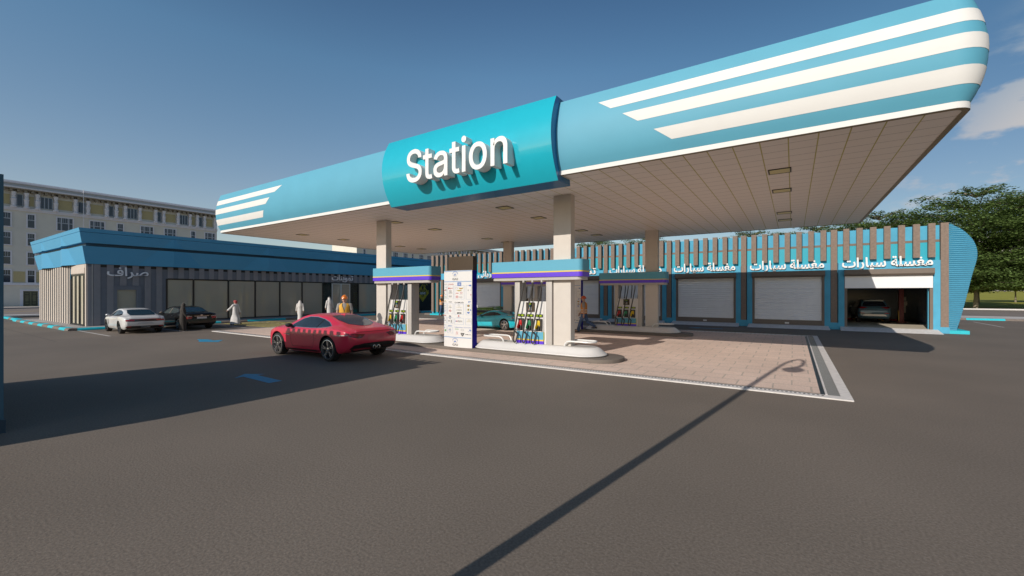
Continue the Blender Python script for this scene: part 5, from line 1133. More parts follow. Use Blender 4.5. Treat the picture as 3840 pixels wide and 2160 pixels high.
class Car:
    def __init__(s, name, label, loc, rz, sp, scale=1.0, cat='car'):
        s.o = thing(name, label, cat, loc, rz); s.o.scale = (scale,)*3; s.sp = sp; s.bvh = None
        s.body()
    def ring(s, x):
        p = s.sp; zb, w, zs, zt, wt = (pch(p[k], x) for k in ('zb', 'w', 'zs', 'zt', 'wt'))
        zt = max(zt, zs+0.004); h = zt-zs; hs = zs-zb; wt = min(wt, w*0.9); sh = w*0.955
        half = [(0, zb), (0.6*w, zb), (0.88*w, zb+0.01), (0.955*w, zb+0.10*hs+0.01), (0.985*w, zb+0.28*hs), (w*0.992, zb+0.48*hs), (w, zb+0.68*hs), (w*0.992, zb+0.86*hs), (sh+0.012, zs-0.015), (sh-0.03, zs+0.02*h+0.008),
                (sh-0.03+(wt-sh+0.03)*0.28, zs+0.24*h), (sh-0.03+(wt-sh+0.03)*0.56, zs+0.52*h), (sh-0.03+(wt-sh+0.03)*0.80, zs+0.77*h), (sh-0.03+(wt-sh+0.03)*0.93, zs+0.90*h), (wt*0.86, zs+0.965*h), (wt*0.62, zs+0.99*h), (wt*0.3, zt), (0, zt)]
        return [(x, y, z) for y, z in half] + [(x, -y, z) for y, z in reversed(half[1:-1])]
    def body(s):
        p = s.sp; x0, x1 = p['zt'][0][0], p['zt'][-1][0]; n = 56
        xs = [x0+(x1-x0)*(0.5-0.5*math.cos(math.pi*i/n))*0.6 + (x1-x0)*(i/n)*0.4 for i in range(n+1)]
        b = MB(); b.loft([s.ring(x) for x in xs], 0, True, True); ob = b.build('body', [p['paint'], BLACK], s.o, local=True)
        cut = MB()
        for xa in p['axles']:
            for sg in (1, -1): cut.lathe([(p['rw']+0.055, sg*(p['yw']-0.36)), (p['rw']+0.055, sg*1.6)], (xa, 0, p['rw']), 'y', 28)
        co = cut.build('cut', BLACK, s.o, local=True)
        s.bvh = BVHTree.FromPolygons([v.co.copy() for v in ob.data.vertices], [tuple(f.vertices) for f in ob.data.polygons])
        md = ob.modifiers.new('b', 'BOOLEAN'); md.operation = 'DIFFERENCE'; md.object = co; md.solver = 'EXACT'
        try: md.material_mode = 'TRANSFER'
        except Exception: pass
        dg = bpy.context.evaluated_depsgraph_get(); me = bpy.data.meshes.new_from_object(ob.evaluated_get(dg)); old = ob.data; ob.modifiers.clear(); ob.data = me; me.name = 'body'
        bpy.data.objects.remove(co); bpy.data.meshes.remove(old)
        me.polygons.foreach_set('use_smooth', [True]*len(me.polygons)); me.set_sharp_from_angle(angle=R(38)); s.b = ob
        for i, xa in enumerate(p['axles']):
            for sg in (1, -1): s.wheel(xa, sg)
    def wheel(s, xa, sg):
        p = s.sp; r = p['rw']; yo = p['yw']; ri = r*p.get('rim', 0.72); wd = 0.24
        key = ('w', id(p))
        if not hasattr(s, 'wp'):
            t = MB(); t.lathe([(ri*0.98, 0.0), (ri, 0.005), (r*0.93, 0.0), (r*0.985, -0.02), (r, -0.05), (r, -wd+0.05), (r*0.985, -wd+0.02), (r*0.93, -wd), (ri*0.9, -wd)], (0, 0, 0), 'y', 36, 0, False)
            tyre = t.build('wheel', TYRE, None); m = MB()
            m.lathe([(ri*1.0, 0.002), (ri*0.93, 0.006), (ri*0.90, -0.03), (ri*0.88, -0.12)], (0, 0, 0), 'y', 36, 0, False)
            m.lathe([(ri*0.9, -0.09), (0.01, -0.09)], (0, 0, 0), 'y', 30, 1, False); m.lathe([(ri*0.62, -0.075), (ri*0.60, -0.07), (0.02, -0.07)], (0, 0, 0), 'y', 24, 2, False)
            m.lathe([(ri*0.20, -0.05), (ri*0.19, -0.012), (ri*0.10, -0.006), (0.005, -0.006)], (0, 0, 0), 'y', 16, 0, False)
            ns = p.get('spokes', 5); dbl = p.get('dbl', True)
            for k in range(ns):
                for off in ((-0.13, 0.13) if dbl else (0,)):
                    a = 2*math.pi*k/ns + 0.25; a2 = a+off
                    c0 = Vector((math.cos(a+off*0.4)*ri*0.16, 0, math.sin(a+off*0.4)*ri*0.16)); c1 = Vector((math.cos(a2)*ri*0.95, 0, math.sin(a2)*ri*0.95)); d = (c1-c0); mid = (c0+c1)/2; dn = d.normalized(); sd = Vector((-dn.z, 0, dn.x))
                    wsp = ri*(0.055 if dbl else 0.10)
                    m.obox(mid+Vector((0, -0.022, 0)), d*0.5, Vector((0, 0.016, 0)), sd*wsp, 0)
            rim = m.build('rim', [p.get('rimmat', RIM), DARKIN, GUARD], tyre, local=True); s.wp = tyre; o = tyre
        else: o = copy_tree(s.wp)
        o.parent = s.o; o.location = (xa, sg*yo, r); o.rotation_euler = (0, 0, 0 if sg > 0 else math.pi)
    def cast(s, axis, u, v):
        if axis == 'L': o, d = Vector((u, 3, v)), Vector((0, -1, 0))
        elif axis == 'R': o, d = Vector((u, -3, v)), Vector((0, 1, 0))
        elif axis == 'T': o, d = Vector((u, v, 4)), Vector((0, 0, -1))
        elif axis == 'B': o, d = Vector((-5, u, v)), Vector((1, 0, 0))
        else: o, d = Vector((5, u, v)), Vector((-1, 0, 0))
        h = s.bvh.ray_cast(o, d)
        return h
    def decal(s, name, axis, poly, m, off=0.006, step=0.07, parent=None, mb=None, mi=0):
        V, F = poly_area_grid(poly, step); pts = []; ok = []
        for u, v in V:
            h = s.cast(axis, u, v)
            ok.append(h[0] is not None); pts.append(h[0]+h[1]*off if h[0] is not None else Vector((0, 0, 0)))
            if h[0] is not None:
                d = {'L': Vector((0, 1, 0)), 'R': Vector((0, -1, 0)), 'T': Vector((0, 0, 1)), 'B': Vector((-1, 0, 0)), 'F': Vector((1, 0, 0))}[axis]
                if h[1].dot(d) < 0: pts[-1] = h[0]-h[1]*off
        b = mb or MB(); b.add(pts, [f for f in F if all(ok[i] for i in f)], mi, True)
        if mb: return b
        return b.build(name, m, parent or s.o, local=True, sharp=60)
    def both(s, name, poly, m, off=0.006, step=0.07):
        for ax in ('L', 'R'): s.decal(name, ax, poly, m, off, step)
    def sym(s, name, axis, poly, m, off=0.006, step=0.07):
        s.decal(name, axis, poly, m, off, step)
        s.decal(name, axis, ([(-u, v) for u, v in poly] if axis in 'BF' else [(u, -v) for u, v in poly])[::-1], m, off, step)
    def line(s, axis, pts, m, t=0.012, name='panel_gap', off=0.003):
        b = MB()
        for a, c in zip(pts, pts[1:]):
            a, c = Vector(a), Vector(c); n = max(1, int((c-a).length/0.08)); sd = Vector((-(c-a).y, (c-a).x)).normalized()*t/2; prev = None
            for k in range(n+1):
                q = a.lerp(c, k/n); hs = [s.cast(axis, *(q+sd)), s.cast(axis, *(q-sd))]
                if any(h[0] is None for h in hs): prev = None; continue
                cur = [h[0]+h[1]*off*(1 if h[1].dot({'L': Vector((0, 1, 0)), 'R': Vector((0, -1, 0)), 'T': Vector((0, 0, 1)), 'B': Vector((-1, 0, 0)), 'F': Vector((1, 0, 0))}[axis]) > 0 else -1) for h in hs]
                if prev: b.add([prev[0], prev[1], cur[1], cur[0]], [(0, 1, 2, 3)])
                prev = cur
        if b.f: b.build(name, m, s.o, local=True, recalc=False)
    def mirror(s, x, y, z, m):
        for sg in (1, -1):
            b = MB(); rings = []
            for t, k in ((-0.10, 0.55), (-0.06, 0.95), (0.02, 1.0), (0.08, 0.75), (0.11, 0.25)): rings.append([(x+t, sg*(y+0.10+0.10*math.cos(a)*k), z+0.065*math.sin(a)*k) for a in [6.283*i/10 for i in range(10)]])
            b.loft(rings, 0, True, True); b.tube([(x+0.02, sg*(y-0.08), z-0.06), (x, sg*(y+0.06), z-0.03)], 0.025, 6); b.build('wing_mirror', m, s.o, local=True)
    def pipe(s, y, z, x, r=0.045, name='exhaust'):
        b = MB(); b.lathe([(r, x+0.15), (r, x), (r*0.82, x-0.002), (r*0.8, x+0.12)], (0, y, z), 'x', 14, 0, False); b.build(name, CHROME, s.o, local=True)

# --- red coupe
REDP = paint('red_paint', (0.66, 0.030, 0.070), 0.30, 0.35)
red_sp = dict(paint=REDP, axles=(1.34, -1.28), rw=0.345, yw=0.93, rim=0.80, spokes=5,
    zt=[(-2.22, .74), (-2.17, .84), (-2.05, .915), (-1.85, .965), (-1.5, 1.06), (-1.05, 1.19), (-.55, 1.285), (-.1, 1.315), (.2, 1.295), (.55, 1.20), (.95, 1.01), (1.15, .945), (1.6, .89), (1.95, .78), (2.15, .65), (2.23, .50)],
    zs=[(-2.22, .72), (-2.15, .82), (-1.95, .885), (-1.5, .935), (-1.1, .93), (-.4, .89), (.5, .875), (1.0, .87), (1.4, .865), (1.8, .77), (2.1, .62), (2.23, .46)],
    w=[(-2.22, .70), (-2.12, .84), (-1.8, .935), (-1.28, .965), (-.7, .935), (0, .915), (.8, .92), (1.34, .945), (1.75, .90), (2.05, .76), (2.23, .45)],
    wt=[(-2.22, .5), (-1.9, .62), (-1.5, .56), (-1.0, .545), (-.4, .56), (.1, .57), (.5, .58), (.95, .66), (1.4, .7), (2.23, .3)],
    zb=[(-2.22, .52), (-2.1, .36), (-1.8, .25), (-1.4, .20), (1.5, .17), (2.0, .20), (2.23, .32)])
c = Car('red_coupe', 'red sports coupe stopped in front of the pumps, seen from behind', (-14.62, 9.66, 0), math.pi+R(0.5), red_sp, 1.19)
FR = mat('window_surround', (0.38, 0.42, 0.50), 0.2, metal=0.6)
win = [(.80, .915), (.58, 1.04), (.30, 1.155), (0, 1.215), (-.35, 1.215), (-.7, 1.165), (-1.0, 1.085), (-1.22, 1.0), (-1.14, .965), (-.8, .935), (-.3, .915)]
cx, cz = -.2, 1.05
c.both('window_trim', [(cx+(x-cx)*1.045, cz+(z-cz)*1.10) for x, z in win], FR, 0.004, 0.06)
c.both('side_window', win, CARGLASS, 0.009, 0.06)
for ax in 'LR': c.line(ax, [(-.62, .93), (-.72, 1.16)], BLACK, 0.05, 'window_pillar', 0.012)
c.decal('rear_window', 'T', [(-.72, .40), (-.70, 0), (-.72, -.40), (-1.15, -.50), (-1.55, -.44), (-1.74, -.20), (-1.78, 0), (-1.74, .20), (-1.55, .44), (-1.15, .50)], mat('rear_glass', (0.010, 0.042, 0.085), 0.08, var=0.2, spec=0.2), 0.007, 0.08)
c.decal('windscreen', 'T', [(.22, .5), (.22, -.5), (.95, -.64), (1.0, 0), (.95, .64)], CARGLASS, 0.007, 0.08)
c.sym('tail_light', 'B', [(.40, .775), (.62, .80), (.80, .805), (.79, .745), (.64, .70), (.52, .705)], mat('dark_tail_red', (0.17, 0.006, 0.008), 0.15, coat=0.6, var=0.3, scale=30), 0.010, 0.05)
c.sym('tail_light_surround', 'B', [(.37, .78), (.62, .815), (.84, .82), (.83, .735), (.65, .685), (.50, .69)], mat('surround_black_red', (0.03, 0.006, 0.008), 0.3), 0.006, 0.05)
c.both('tail_light_tip_highlight', [(-2.08, .79), (-1.75, .772), (-1.55, .748), (-1.85, .745), (-2.08, .762)], LENS, 0.008, 0.05)  # wrapped lens end of the tail light, its pale colour doubling as a highlight
c.decal('number_plate_recess', 'B', [(-.28, .60), (.28, .60), (.30, .76), (-.30, .76)], paint('red_recess', (0.56, 0.026, 0.06), 0.35, 0.3), 0.004, 0.08)
c.decal('rear_diffuser', 'B', [(-.80, .40), (.80, .40), (.72, .50), (.42, .53), (-.42, .53), (-.72, .50)], BLACK, 0.008, 0.06)
c.decal('rear_diffuser', 'B', [(-.62, .28), (.62, .28), (.80, .395), (-.80, .395)], BLACK, 0.008, 0.06)
for y in (-.07, .07): c.pipe(y, .40, -2.24, 0.055)
c.both('door_gap', [(.66, .87), (.672, .87), (.60, .45), (.52, .33), (.50, .342), (.588, .45)], BLACK, 0.003, 0.06)
for ax in 'LR':
    c.line(ax, [(-.55, .90), (-.62, .60), (-.55, .36), (.5, .34)], mat('gap_dark_red', (0.10, 0.006, 0.012), 0.5), 0.010)
    c.decal('side_vent', ax, [(1.02, .69), (.66, .655), (.66, .71)], CHROME, 0.008, 0.05); c.decal('side_vent_slot', ax, [(.94, .69), (.69, .672), (.69, .70)], BLACK, 0.011, 0.05)
    c.decal('sill', ax, [(.92, .20), (-.85, .24), (-.85, .285), (.92, .255)], BLACK, 0.006, 0.07)
c.line('B', [(-.62, .845), (.62, .845)], mat('gap_dark_red2', (0.12, 0.008, 0.014), 0.5), 0.012)
c.mirror(.62, .86, .96, BLACK)
b = MB(); b.add([(-.62, .03, 1.28), (-.62, -.03, 1.28), (-.80, 0, 1.235), (-.78, 0, 1.32)], [(0, 1, 3), (0, 3, 2), (1, 2, 3), (0, 2, 1)]); b.build('roof_aerial', REDP, c.o, local=True)
c.sym('headlight', 'F', [(.55, .60), (.80, .70), (.72, .58)], LENS, 0.008, 0.06)

# --- white four-door coupe
WP = paint('white_car_paint', (0.74, 0.72, 0.71), 0.25, 0.6)
wh_sp = dict(paint=WP, axles=(1.42, -1.42), rw=0.35, yw=0.94, rim=0.78, spokes=5, rimmat=mat('dark_alloy', (0.16, 0.16, 0.17), 0.3, metal=0.8),
    zt=[(-2.43, .72), (-2.38, .90), (-2.25, 1.0), (-2.0, 1.03), (-1.55, 1.16), (-1.0, 1.33), (-.4, 1.42), (.1, 1.42), (.5, 1.36), (1.0, 1.14), (1.25, 1.02), (1.8, .94), (2.2, .80), (2.43, .55)],
    zs=[(-2.43, .70), (-2.36, .87), (-2.1, .96), (-1.6, .985), (-1, .96), (0, .92), (1.2, .90), (1.6, .88), (2.1, .74), (2.43, .50)],
    w=[(-2.43, .80), (-2.33, .90), (-2.0, .96), (-1.42, .985), (-.7, .955), (0, .945), (1.42, .965), (1.9, .92), (2.25, .78), (2.43, .55)],
    wt=[(-2.43, .6), (-2.0, .64), (-1.5, .58), (-.9, .57), (0, .60), (.5, .61), (1.1, .70), (1.6, .74), (2.43, .4)],
    zb=[(-2.43, .50), (-2.3, .32), (-1.9, .24), (1.7, .20), (2.43, .32)])
c = Car('white_coupe', 'white sports saloon parked at the kerb, left of the black saloon', (-33.36, 8.95, 0), math.pi-R(2.5), wh_sp, 1.0)
win = [(.95, .97), (.65, 1.13), (.3, 1.26), (-.1, 1.315), (-.6, 1.29), (-1.0, 1.20), (-1.35, 1.06), (-1.15, 1.01), (0, .965)]
c.both('side_window', win, CARGLASS, 0.008, 0.07)
for ax in 'LR': c.line(ax, [(-.35, .99), (-.45, 1.31)], BLACK, 0.06, 'window_pillar', 0.012); c.line(ax, [(-.3, .94), (-.38, .55), (-.2, .35), (.8, .33), (.9, .9)], GUARD, 0.010); c.decal('side_vent', ax, [(.98, .78), (.86, .76), (.80, .48), (.86, .42)], BLACK, 0.006, 0.06)
c.decal('rear_window', 'T', [(-.95, .50), (-.93, 0), (-.95, -.50), (-1.5, -.60), (-1.92, -.56), (-1.98, 0), (-1.92, .56), (-1.5, .60)], CARGLASS, 0.007, 0.08)
c.decal('windscreen', 'T', [(.45, .55), (.45, -.55), (1.12, -.72), (1.18, 0), (1.12, .72)], CARGLASS, 0.007, 0.08)
c.decal('light_bar', 'B', [(-.86, .82), (.86, .82), (.84, .72), (.5, .70), (-.5, .70), (-.84, .72)], mat('dark_red_bar', (0.05, 0.008, 0.012), 0.2, coat=0.6), 0.007, 0.07)
c.sym('tail_light', 'B', [(.48, .795), (.86, .805), (.85, .735), (.50, .725)], REDL, 0.011, 0.06)
c.line('B', [(-.7, .835), (.7, .835)], REDL, 0.03, 'brake_strip', 0.010)
c.decal('number_plate_recess', 'B', [(-.40, .54), (.40, .54), (.30, .65), (-.30, .65)], mat('plate_recess_grey', (0.55, 0.54, 0.54), 0.4), 0.005, 0.08)
c.decal('rear_diffuser', 'B', [(-.78, .30), (.78, .30), (.86, .42), (.70, .46), (-.70, .46), (-.86, .42)], BLACK, 0.007, 0.07)
c.sym('fog_lamp', 'B', [(.62, .40), (.82, .41), (.80, .46), (.62, .45)], REDL, 0.012, 0.06)
for y in (-.16, -.055, .055, .16): c.pipe(y, .37, -2.45, 0.04)
c.mirror(.80, .90, 1.02, ALU)
c.sym('headlight', 'F', [(.5, .62), (.8, .72), (.8, .62)], LENS, 0.008, 0.06)

# --- black saloon
BP = paint('black_car_paint', (0.010, 0.009, 0.008), 0.2, 0.3)
BP.node_tree.nodes['Principled BSDF'].inputs['Specular IOR Level'].default_value = 0.3
bk_sp = dict(paint=BP, axles=(1.48, -1.49), rw=0.34, yw=0.92, rim=0.74, spokes=8, dbl=False,
    zt=[(-2.51, .80), (-2.46, .98), (-2.3, 1.06), (-1.95, 1.09), (-1.55, 1.18), (-1.0, 1.38), (-.4, 1.47), (.2, 1.465), (.6, 1.40), (1.1, 1.16), (1.35, 1.05), (1.9, .97), (2.3, .84), (2.51, .58)],
    zs=[(-2.51, .78), (-2.42, .95), (-2.1, 1.02), (-1.5, 1.02), (0, .97), (1.3, .94), (1.8, .90), (2.25, .76), (2.51, .52)],
    w=[(-2.51, .78), (-2.4, .88), (-2.0, .925), (-1.4, .945), (0, .935), (1.48, .935), (2.0, .89), (2.3, .78), (2.51, .55)],
    wt=[(-2.51, .6), (-1.9, .66), (-1.4, .60), (-.8, .60), (0, .62), (.6, .62), (1.2, .70), (1.7, .74), (2.51, .4)],
    zb=[(-2.51, .42), (-2.35, .30), (-1.9, .23), (1.8, .20), (2.51, .30)])
c = Car('black_saloon', 'black four-door saloon parked behind the woman in black', (-33.95, 11.75, 0), math.pi+R(1.5), bk_sp, 1.0)
win = [(1.0, 1.0), (.7, 1.16), (.3, 1.31), (-.15, 1.365), (-.7, 1.335), (-1.05, 1.24), (-1.2, 1.12), (-1.1, 1.05), (0, 1.0)]
c.both('window_trim', [(-.1+(x+.1)*1.05, 1.17+(z-1.17)*1.13) for x, z in win], CHROME, 0.005, 0.07); c.both('side_window', win, mat('grey_glass', (0.06, 0.075, 0.075), 0.05, spec=0.9), 0.010, 0.07)
for ax in 'LR': c.line(ax, [(-.05, 1.0), (-.15, 1.36)], BRTRIM, 0.07, 'window_pillar', 0.014)
for ax in 'LR':
    for x in (.30, -.62): c.decal('door_handle', ax, [(x, .86), (x-.2, .87), (x-.2, .90), (x, .89)], CHROME, 0.015, 0.06)
c.decal('rear_window', 'T', [(-1.0, .54), (-.98, 0), (-1.0, -.54), (-1.5, -.64), (-1.85, -.62), (-1.9, 0), (-1.85, .62), (-1.5, .64)], mat('rear_glass_blue', (0.02, 0.035, 0.05), 0.05, spec=0.9), 0.007, 0.08)
c.decal('windscreen', 'T', [(.55, .56), (.55, -.56), (1.22, -.72), (1.28, 0), (1.22, .72)], CARGLASS, 0.007, 0.08)
c.sym('tail_light', 'B', [(.52, .82), (.84, .86), (.86, .70), (.58, .70)], REDL, 0.009, 0.06)
c.sym('tail_light_lens', 'B', [(.52, .83), (.84, .87), (.84, .90), (.54, .86)], LENS, 0.010, 0.06)
c.decal('number_plate', 'B', [(-.27, .70), (.27, .70), (.27, .81), (-.27, .81)], PLATE, 0.012, 0.08)
c.decal('boot_trim', 'B', [(-.40, .845), (.40, .845), (.40, .87), (-.40, .87)], CHROME, 0.010, 0.08)
c.decal('badge', 'B', [(.07*math.cos(a), .915+.032*math.sin(a)) for a in [6.283*i/10 for i in range(10)]], CHROME, 0.010, 0.06)
c.sym('exhaust_trim', 'B', [(.42, .34), (.74, .36), (.72, .43), (.50, .42)], CHROME, 0.008, 0.06); c.sym('exhaust', 'B', [(.46, .36), (.70, .37), (.69, .41), (.52, .405)], BLACK, 0.012, 0.06)
c.mirror(.85, .87, 1.04, mat('warm_mirror', (0.20, 0.16, 0.12), 0.3))

# --- turquoise mid-engined sports car
CP = paint('turquoise_paint', (0.015, 0.50, 0.62), 0.22, 0.7)
cy_sp = dict(paint=CP, axles=(1.32, -1.33), rw=0.345, yw=0.955, rim=0.76, spokes=5, dbl=False,
    zt=[(-2.24, .72), (-2.18, .86), (-2.0, .93), (-1.5, .98), (-1.0, 1.07), (-.5, 1.165), (0, 1.19), (.3, 1.16), (.75, .99), (1.2, .81), (1.7, .72), (2.1, .58), (2.27, .42)],
    zs=[(-2.24, .70), (-2.15, .83), (-1.8, .905), (-1.3, .915), (-.7, .86), (0, .79), (.7, .76), (1.3, .76), (1.8, .64), (2.1, .52), (2.27, .38)],
    w=[(-2.24, .80), (-2.1, .90), (-1.7, .97), (-1.3, .975), (-.6, .94), (0, .92), (.8, .93), (1.32, .955), (1.8, .90), (2.1, .74), (2.27, .4)],
    wt=[(-2.24, .55), (-1.8, .60), (-1.2, .52), (-.5, .50), (0, .52), (.4, .53), (.9, .62), (1.5, .68), (2.27, .3)],
    zb=[(-2.24, .36), (-2.1, .24), (-1.7, .16), (1.7, .13), (2.27, .24)])
c = Car('turquoise_sports_car', 'low turquoise sports car under the canopy, right of the logo totem', (-16.02, 22.62, 0.02), math.pi-R(5), cy_sp, 1.0)
win = [(.82, .82), (.5, .965), (.1, 1.075), (-.25, 1.09), (-.55, 1.05), (-.95, .93), (-.55, .90), (0, .85)]
c.both('side_window', win, CARGLASS, 0.008, 0.06)
for ax in 'LR': c.line(ax, [(-.35, .88), (-.5, 1.07)], BLACK, 0.06, 'window_pillar', 0.012); c.line(ax, [(.72, .76), (.62, .4), (.5, .25), (-.55, .25), (-.72, .6), (-.5, .83)], mat('gap_teal', (0.004, 0.10, 0.13), 0.5), 0.010)
c.decal('engine_cover_frame', 'T', [(-.42, .40), (-.42, -.40), (-1.0, -.52), (-1.85, -.40), (-1.85, .40), (-1.0, .52)], BLACK, 0.006, 0.08)
c.decal('rear_window', 'T', [(-.50, .32), (-.50, -.32), (-1.0, -.42), (-1.72, -.30), (-1.72, .30), (-1.0, .42)], mat('engine_glass', (0.03, 0.16, 0.24), 0.05, spec=0.9), 0.010, 0.08)
c.decal('windscreen', 'T', [(.28, .48), (.28, -.48), (.95, -.66), (1.08, 0), (.95, .66)], CARGLASS, 0.007, 0.08)
c.sym('tail_light', 'B', [(.60+.11*math.cos(a), .76+.075*math.sin(a)) for a in [6.283*i/12 for i in range(12)]], REDL, 0.010, 0.05)
c.both('side_reflector', [(-2.12, .80), (-1.92, .82), (-1.98, .74)], REDL, 0.010, 0.05)
c.both('sill', [(.9, .16), (-.9, .18), (-.9, .22), (.9, .19)], BLACK, 0.006, 0.07)
c.decal('rear_grille', 'B', [(-.8, .40), (.8, .40), (.75, .6), (-.75, .6)], BLACK, 0.007, 0.07)
c.mirror(.62, .86, .86, mat('teal_mirror', (0.01, 0.14, 0.20), 0.3))

# --- lime wedge sports car in front of a shutter
GP = paint('lime_paint', (0.20, 0.36, 0.012), 0.28, 0.5)
gr_sp = dict(paint=GP, axles=(1.25, -1.25), rw=0.33, yw=0.95, rim=0.72, spokes=5, dbl=False,
    zt=[(-2.1, .78), (-2.06, .98), (-1.95, 1.02), (-1.6, 1.0), (-1.2, 1.02), (-.6, 1.12), (-.1, 1.14), (.2, 1.10), (.8, .86), (1.2, .72), (1.8, .60), (2.1, .45)],
    zs=[(-2.1, .76), (-2.04, .95), (-1.6, .95), (-1, .90), (0, .80), (.8, .72), (1.3, .70), (1.8, .56), (2.1, .40)],
    w=[(-2.1, .93), (-1.9, .97), (-1.25, .98), (0, .93), (1.25, .94), (1.8, .90), (2.1, .78)],
    wt=[(-2.1, .82), (-1.6, .66), (-.6, .52), (0, .52), (.3, .54), (.9, .66), (2.1, .5)],
    zb=[(-2.1, .30), (-1.9, .22), (1.7, .15), (2.1, .25)])
c = Car('lime_sports_car', 'lime green wedge sports car in front of a roller shutter behind the turquoise car', (-22.75, 32.0, 0), R(92), gr_sp, 1.0)
c.decal('rear_grille', 'B', [(-.78, .60), (.78, .60), (.82, .66), (.82, .80), (.78, .84), (-.78, .84), (-.82, .80), (-.82, .66)], mat('smoked_panel', (0.012, 0.018, 0.022), 0.25), 0.008, 0.07)
c.line('B', [(-.92, .54), (.92, .54)], mat('gap_green', (0.05, 0.09, 0.006), 0.6), 0.02)
c.sym('rear_slot', 'B', [(.25, .88), (.32, .88), (.34, .93), (.27, .93)], BLACK, 0.008, 0.05); c.sym('rear_slot', 'B', [(.45, .88), (.52, .88), (.54, .93), (.47, .93)], BLACK, 0.008, 0.05); c.sym('rear_slot', 'B', [(.66, .88), (.73, .88), (.75, .93), (.68, .93)], BLACK, 0.008, 0.05)
c.sym('reflector', 'B', [(.35, .44), (.65, .44), (.65, .50), (.35, .50)], REDL, 0.008, 0.06)
for y in (-.30, -.12, .12, .30): c.pipe(y, .36, -2.11, 0.06)
c.decal('rear_window', 'T', [(-.7, .38), (-.7, -.38), (-1.3, -.46), (-1.3, .46)], CARGLASS, 0.007, 0.08)
c.both('side_window', [(.7, .80), (.3, .98), (-.1, 1.04), (-.5, 1.0), (-.5, .87), (0, .83)], CARGLASS, 0.008, 0.07)
b = MB(); b.box(-2.12, -1.84, -.95, .95, 1.06, 1.10); b.box(-2.08, -1.9, .86, .93, .94, 1.06); b.box(-2.08, -1.9, -.93, -.86, .94, 1.06); b.build('rear_spoiler', GP, c.o, local=True, bevel=0.015)
c.decal('windscreen', 'T', [(.2, .48), (.2, -.48), (.85, -.66), (.95, 0), (.85, .66)], CARGLASS, 0.007, 0.08)

# --- blue SUV on the lift
SP = paint('slate_blue_paint', (0.10, 0.20, 0.27), 0.3, 0.5)
su_sp = dict(paint=SP, axles=(1.34, -1.34), rw=0.36, yw=0.90, rim=0.68, spokes=5,
    zt=[(-2.24, .80), (-2.20, 1.05), (-2.1, 1.15), (-1.95, 1.35), (-1.75, 1.58), (-1.5, 1.64), (-.5, 1.67), (.2, 1.64), (.6, 1.52), (1.1, 1.18), (1.3, 1.08), (1.8, 1.0), (2.1, .86), (2.24, .6)],
    zs=[(-2.24, .78), (-2.2, 1.0), (-2.0, 1.09), (-1.4, 1.09), (0, 1.03), (1.2, 1.0), (1.8, .93), (2.1, .78), (2.24, .55)],
    w=[(-2.24, .78), (-2.12, .89), (-1.8, .925), (-1.3, .935), (0, .92), (1.34, .93), (1.9, .88), (2.24, .65)],
    wt=[(-2.24, .70), (-2.0, .68), (-1.7, .62), (-.5, .63), (.4, .63), (1.1, .72), (1.6, .75), (2.24, .5)],
    zb=[(-2.24, .48), (-2.1, .38), (-1.8, .30), (1.8, .28), (2.24, .38)])
c = Car('blue_suv', 'slate blue car with red tail lights standing inside the open garage', (4.76, 41.45, 0.2), R(91), su_sp, 1.0)
c.decal('rear_window', 'B', [(-.66, 1.18), (.66, 1.18), (.58, 1.40), (.50, 1.52), (-.50, 1.52), (-.58, 1.40)], mat('suv_glass', (0.010, 0.015, 0.035), 0.06, spec=0.9), 0.008, 0.07)
c.sym('tail_light', 'B', [(.36, 1.10), (.56, 1.13), (.82, 1.16), (.86, 1.08), (.74, 1.02), (.60, 1.03)], REDL, 0.010, 0.05)
c.sym('reflector', 'B', [(.52, .68), (.80, .68), (.82, .74), (.56, .72)], REDL, 0.010, 0.05)
c.line('B', [(-.78, .93), (.78, .93)], BLACK, 0.02); c.line('B', [(-.80, .66), (.80, .66)], BLACK, 0.03)
c.decal('skid_plate', 'B', [(-.68, .46), (-.55, .50), (.55, .50), (.68, .46), (.60, .60), (.45, .63), (-.45, .63), (-.60, .60)], mat('skid_silver', (0.50, 0.47, 0.44), 0.35, metal=0.4), 0.012, 0.06)
c.both('side_window', [(1.0, 1.08), (.6, 1.36), (.2, 1.52), (-.6, 1.56), (-1.3, 1.50), (-1.7, 1.32), (-1.6, 1.14), (0, 1.08)], CARGLASS, 0.008, 0.08)
c.both('cladding', [(2.0, .40), (-2.0, .40), (-2.0, .48), (2.0, .48)], BLACK, 0.006, 0.09)
b = MB(); b.tube([(-1.85, -.55, 1.60), (-2.0, -.5, 1.585), (-2.02, 0, 1.60), (-2.0, .5, 1.585), (-1.85, .55, 1.60)], [(.03, .05)]*5, 6); b.build('roof_spoiler', mat('pale_spoiler', (0.42, 0.44, 0.42), 0.3), c.o, local=True)
b = MB(); b.add([(-1.5, .03, 1.63), (-1.5, -.03, 1.63), (-1.7, 0, 1.6), (-1.68, 0, 1.71)], [(0, 1, 3), (0, 3, 2), (1, 2, 3), (0, 2, 1)]); b.build('roof_aerial', BLACK, c.o, local=True)
c.mirror(.75, .88, 1.10, mat('grey_mirror', (0.25, 0.28, 0.29), 0.3))
c.decal('windscreen', 'T', [(.45, .56), (.45, -.56), (1.2, -.70), (1.25, 0), (1.2, .70)], CARGLASS, 0.007, 0.08)
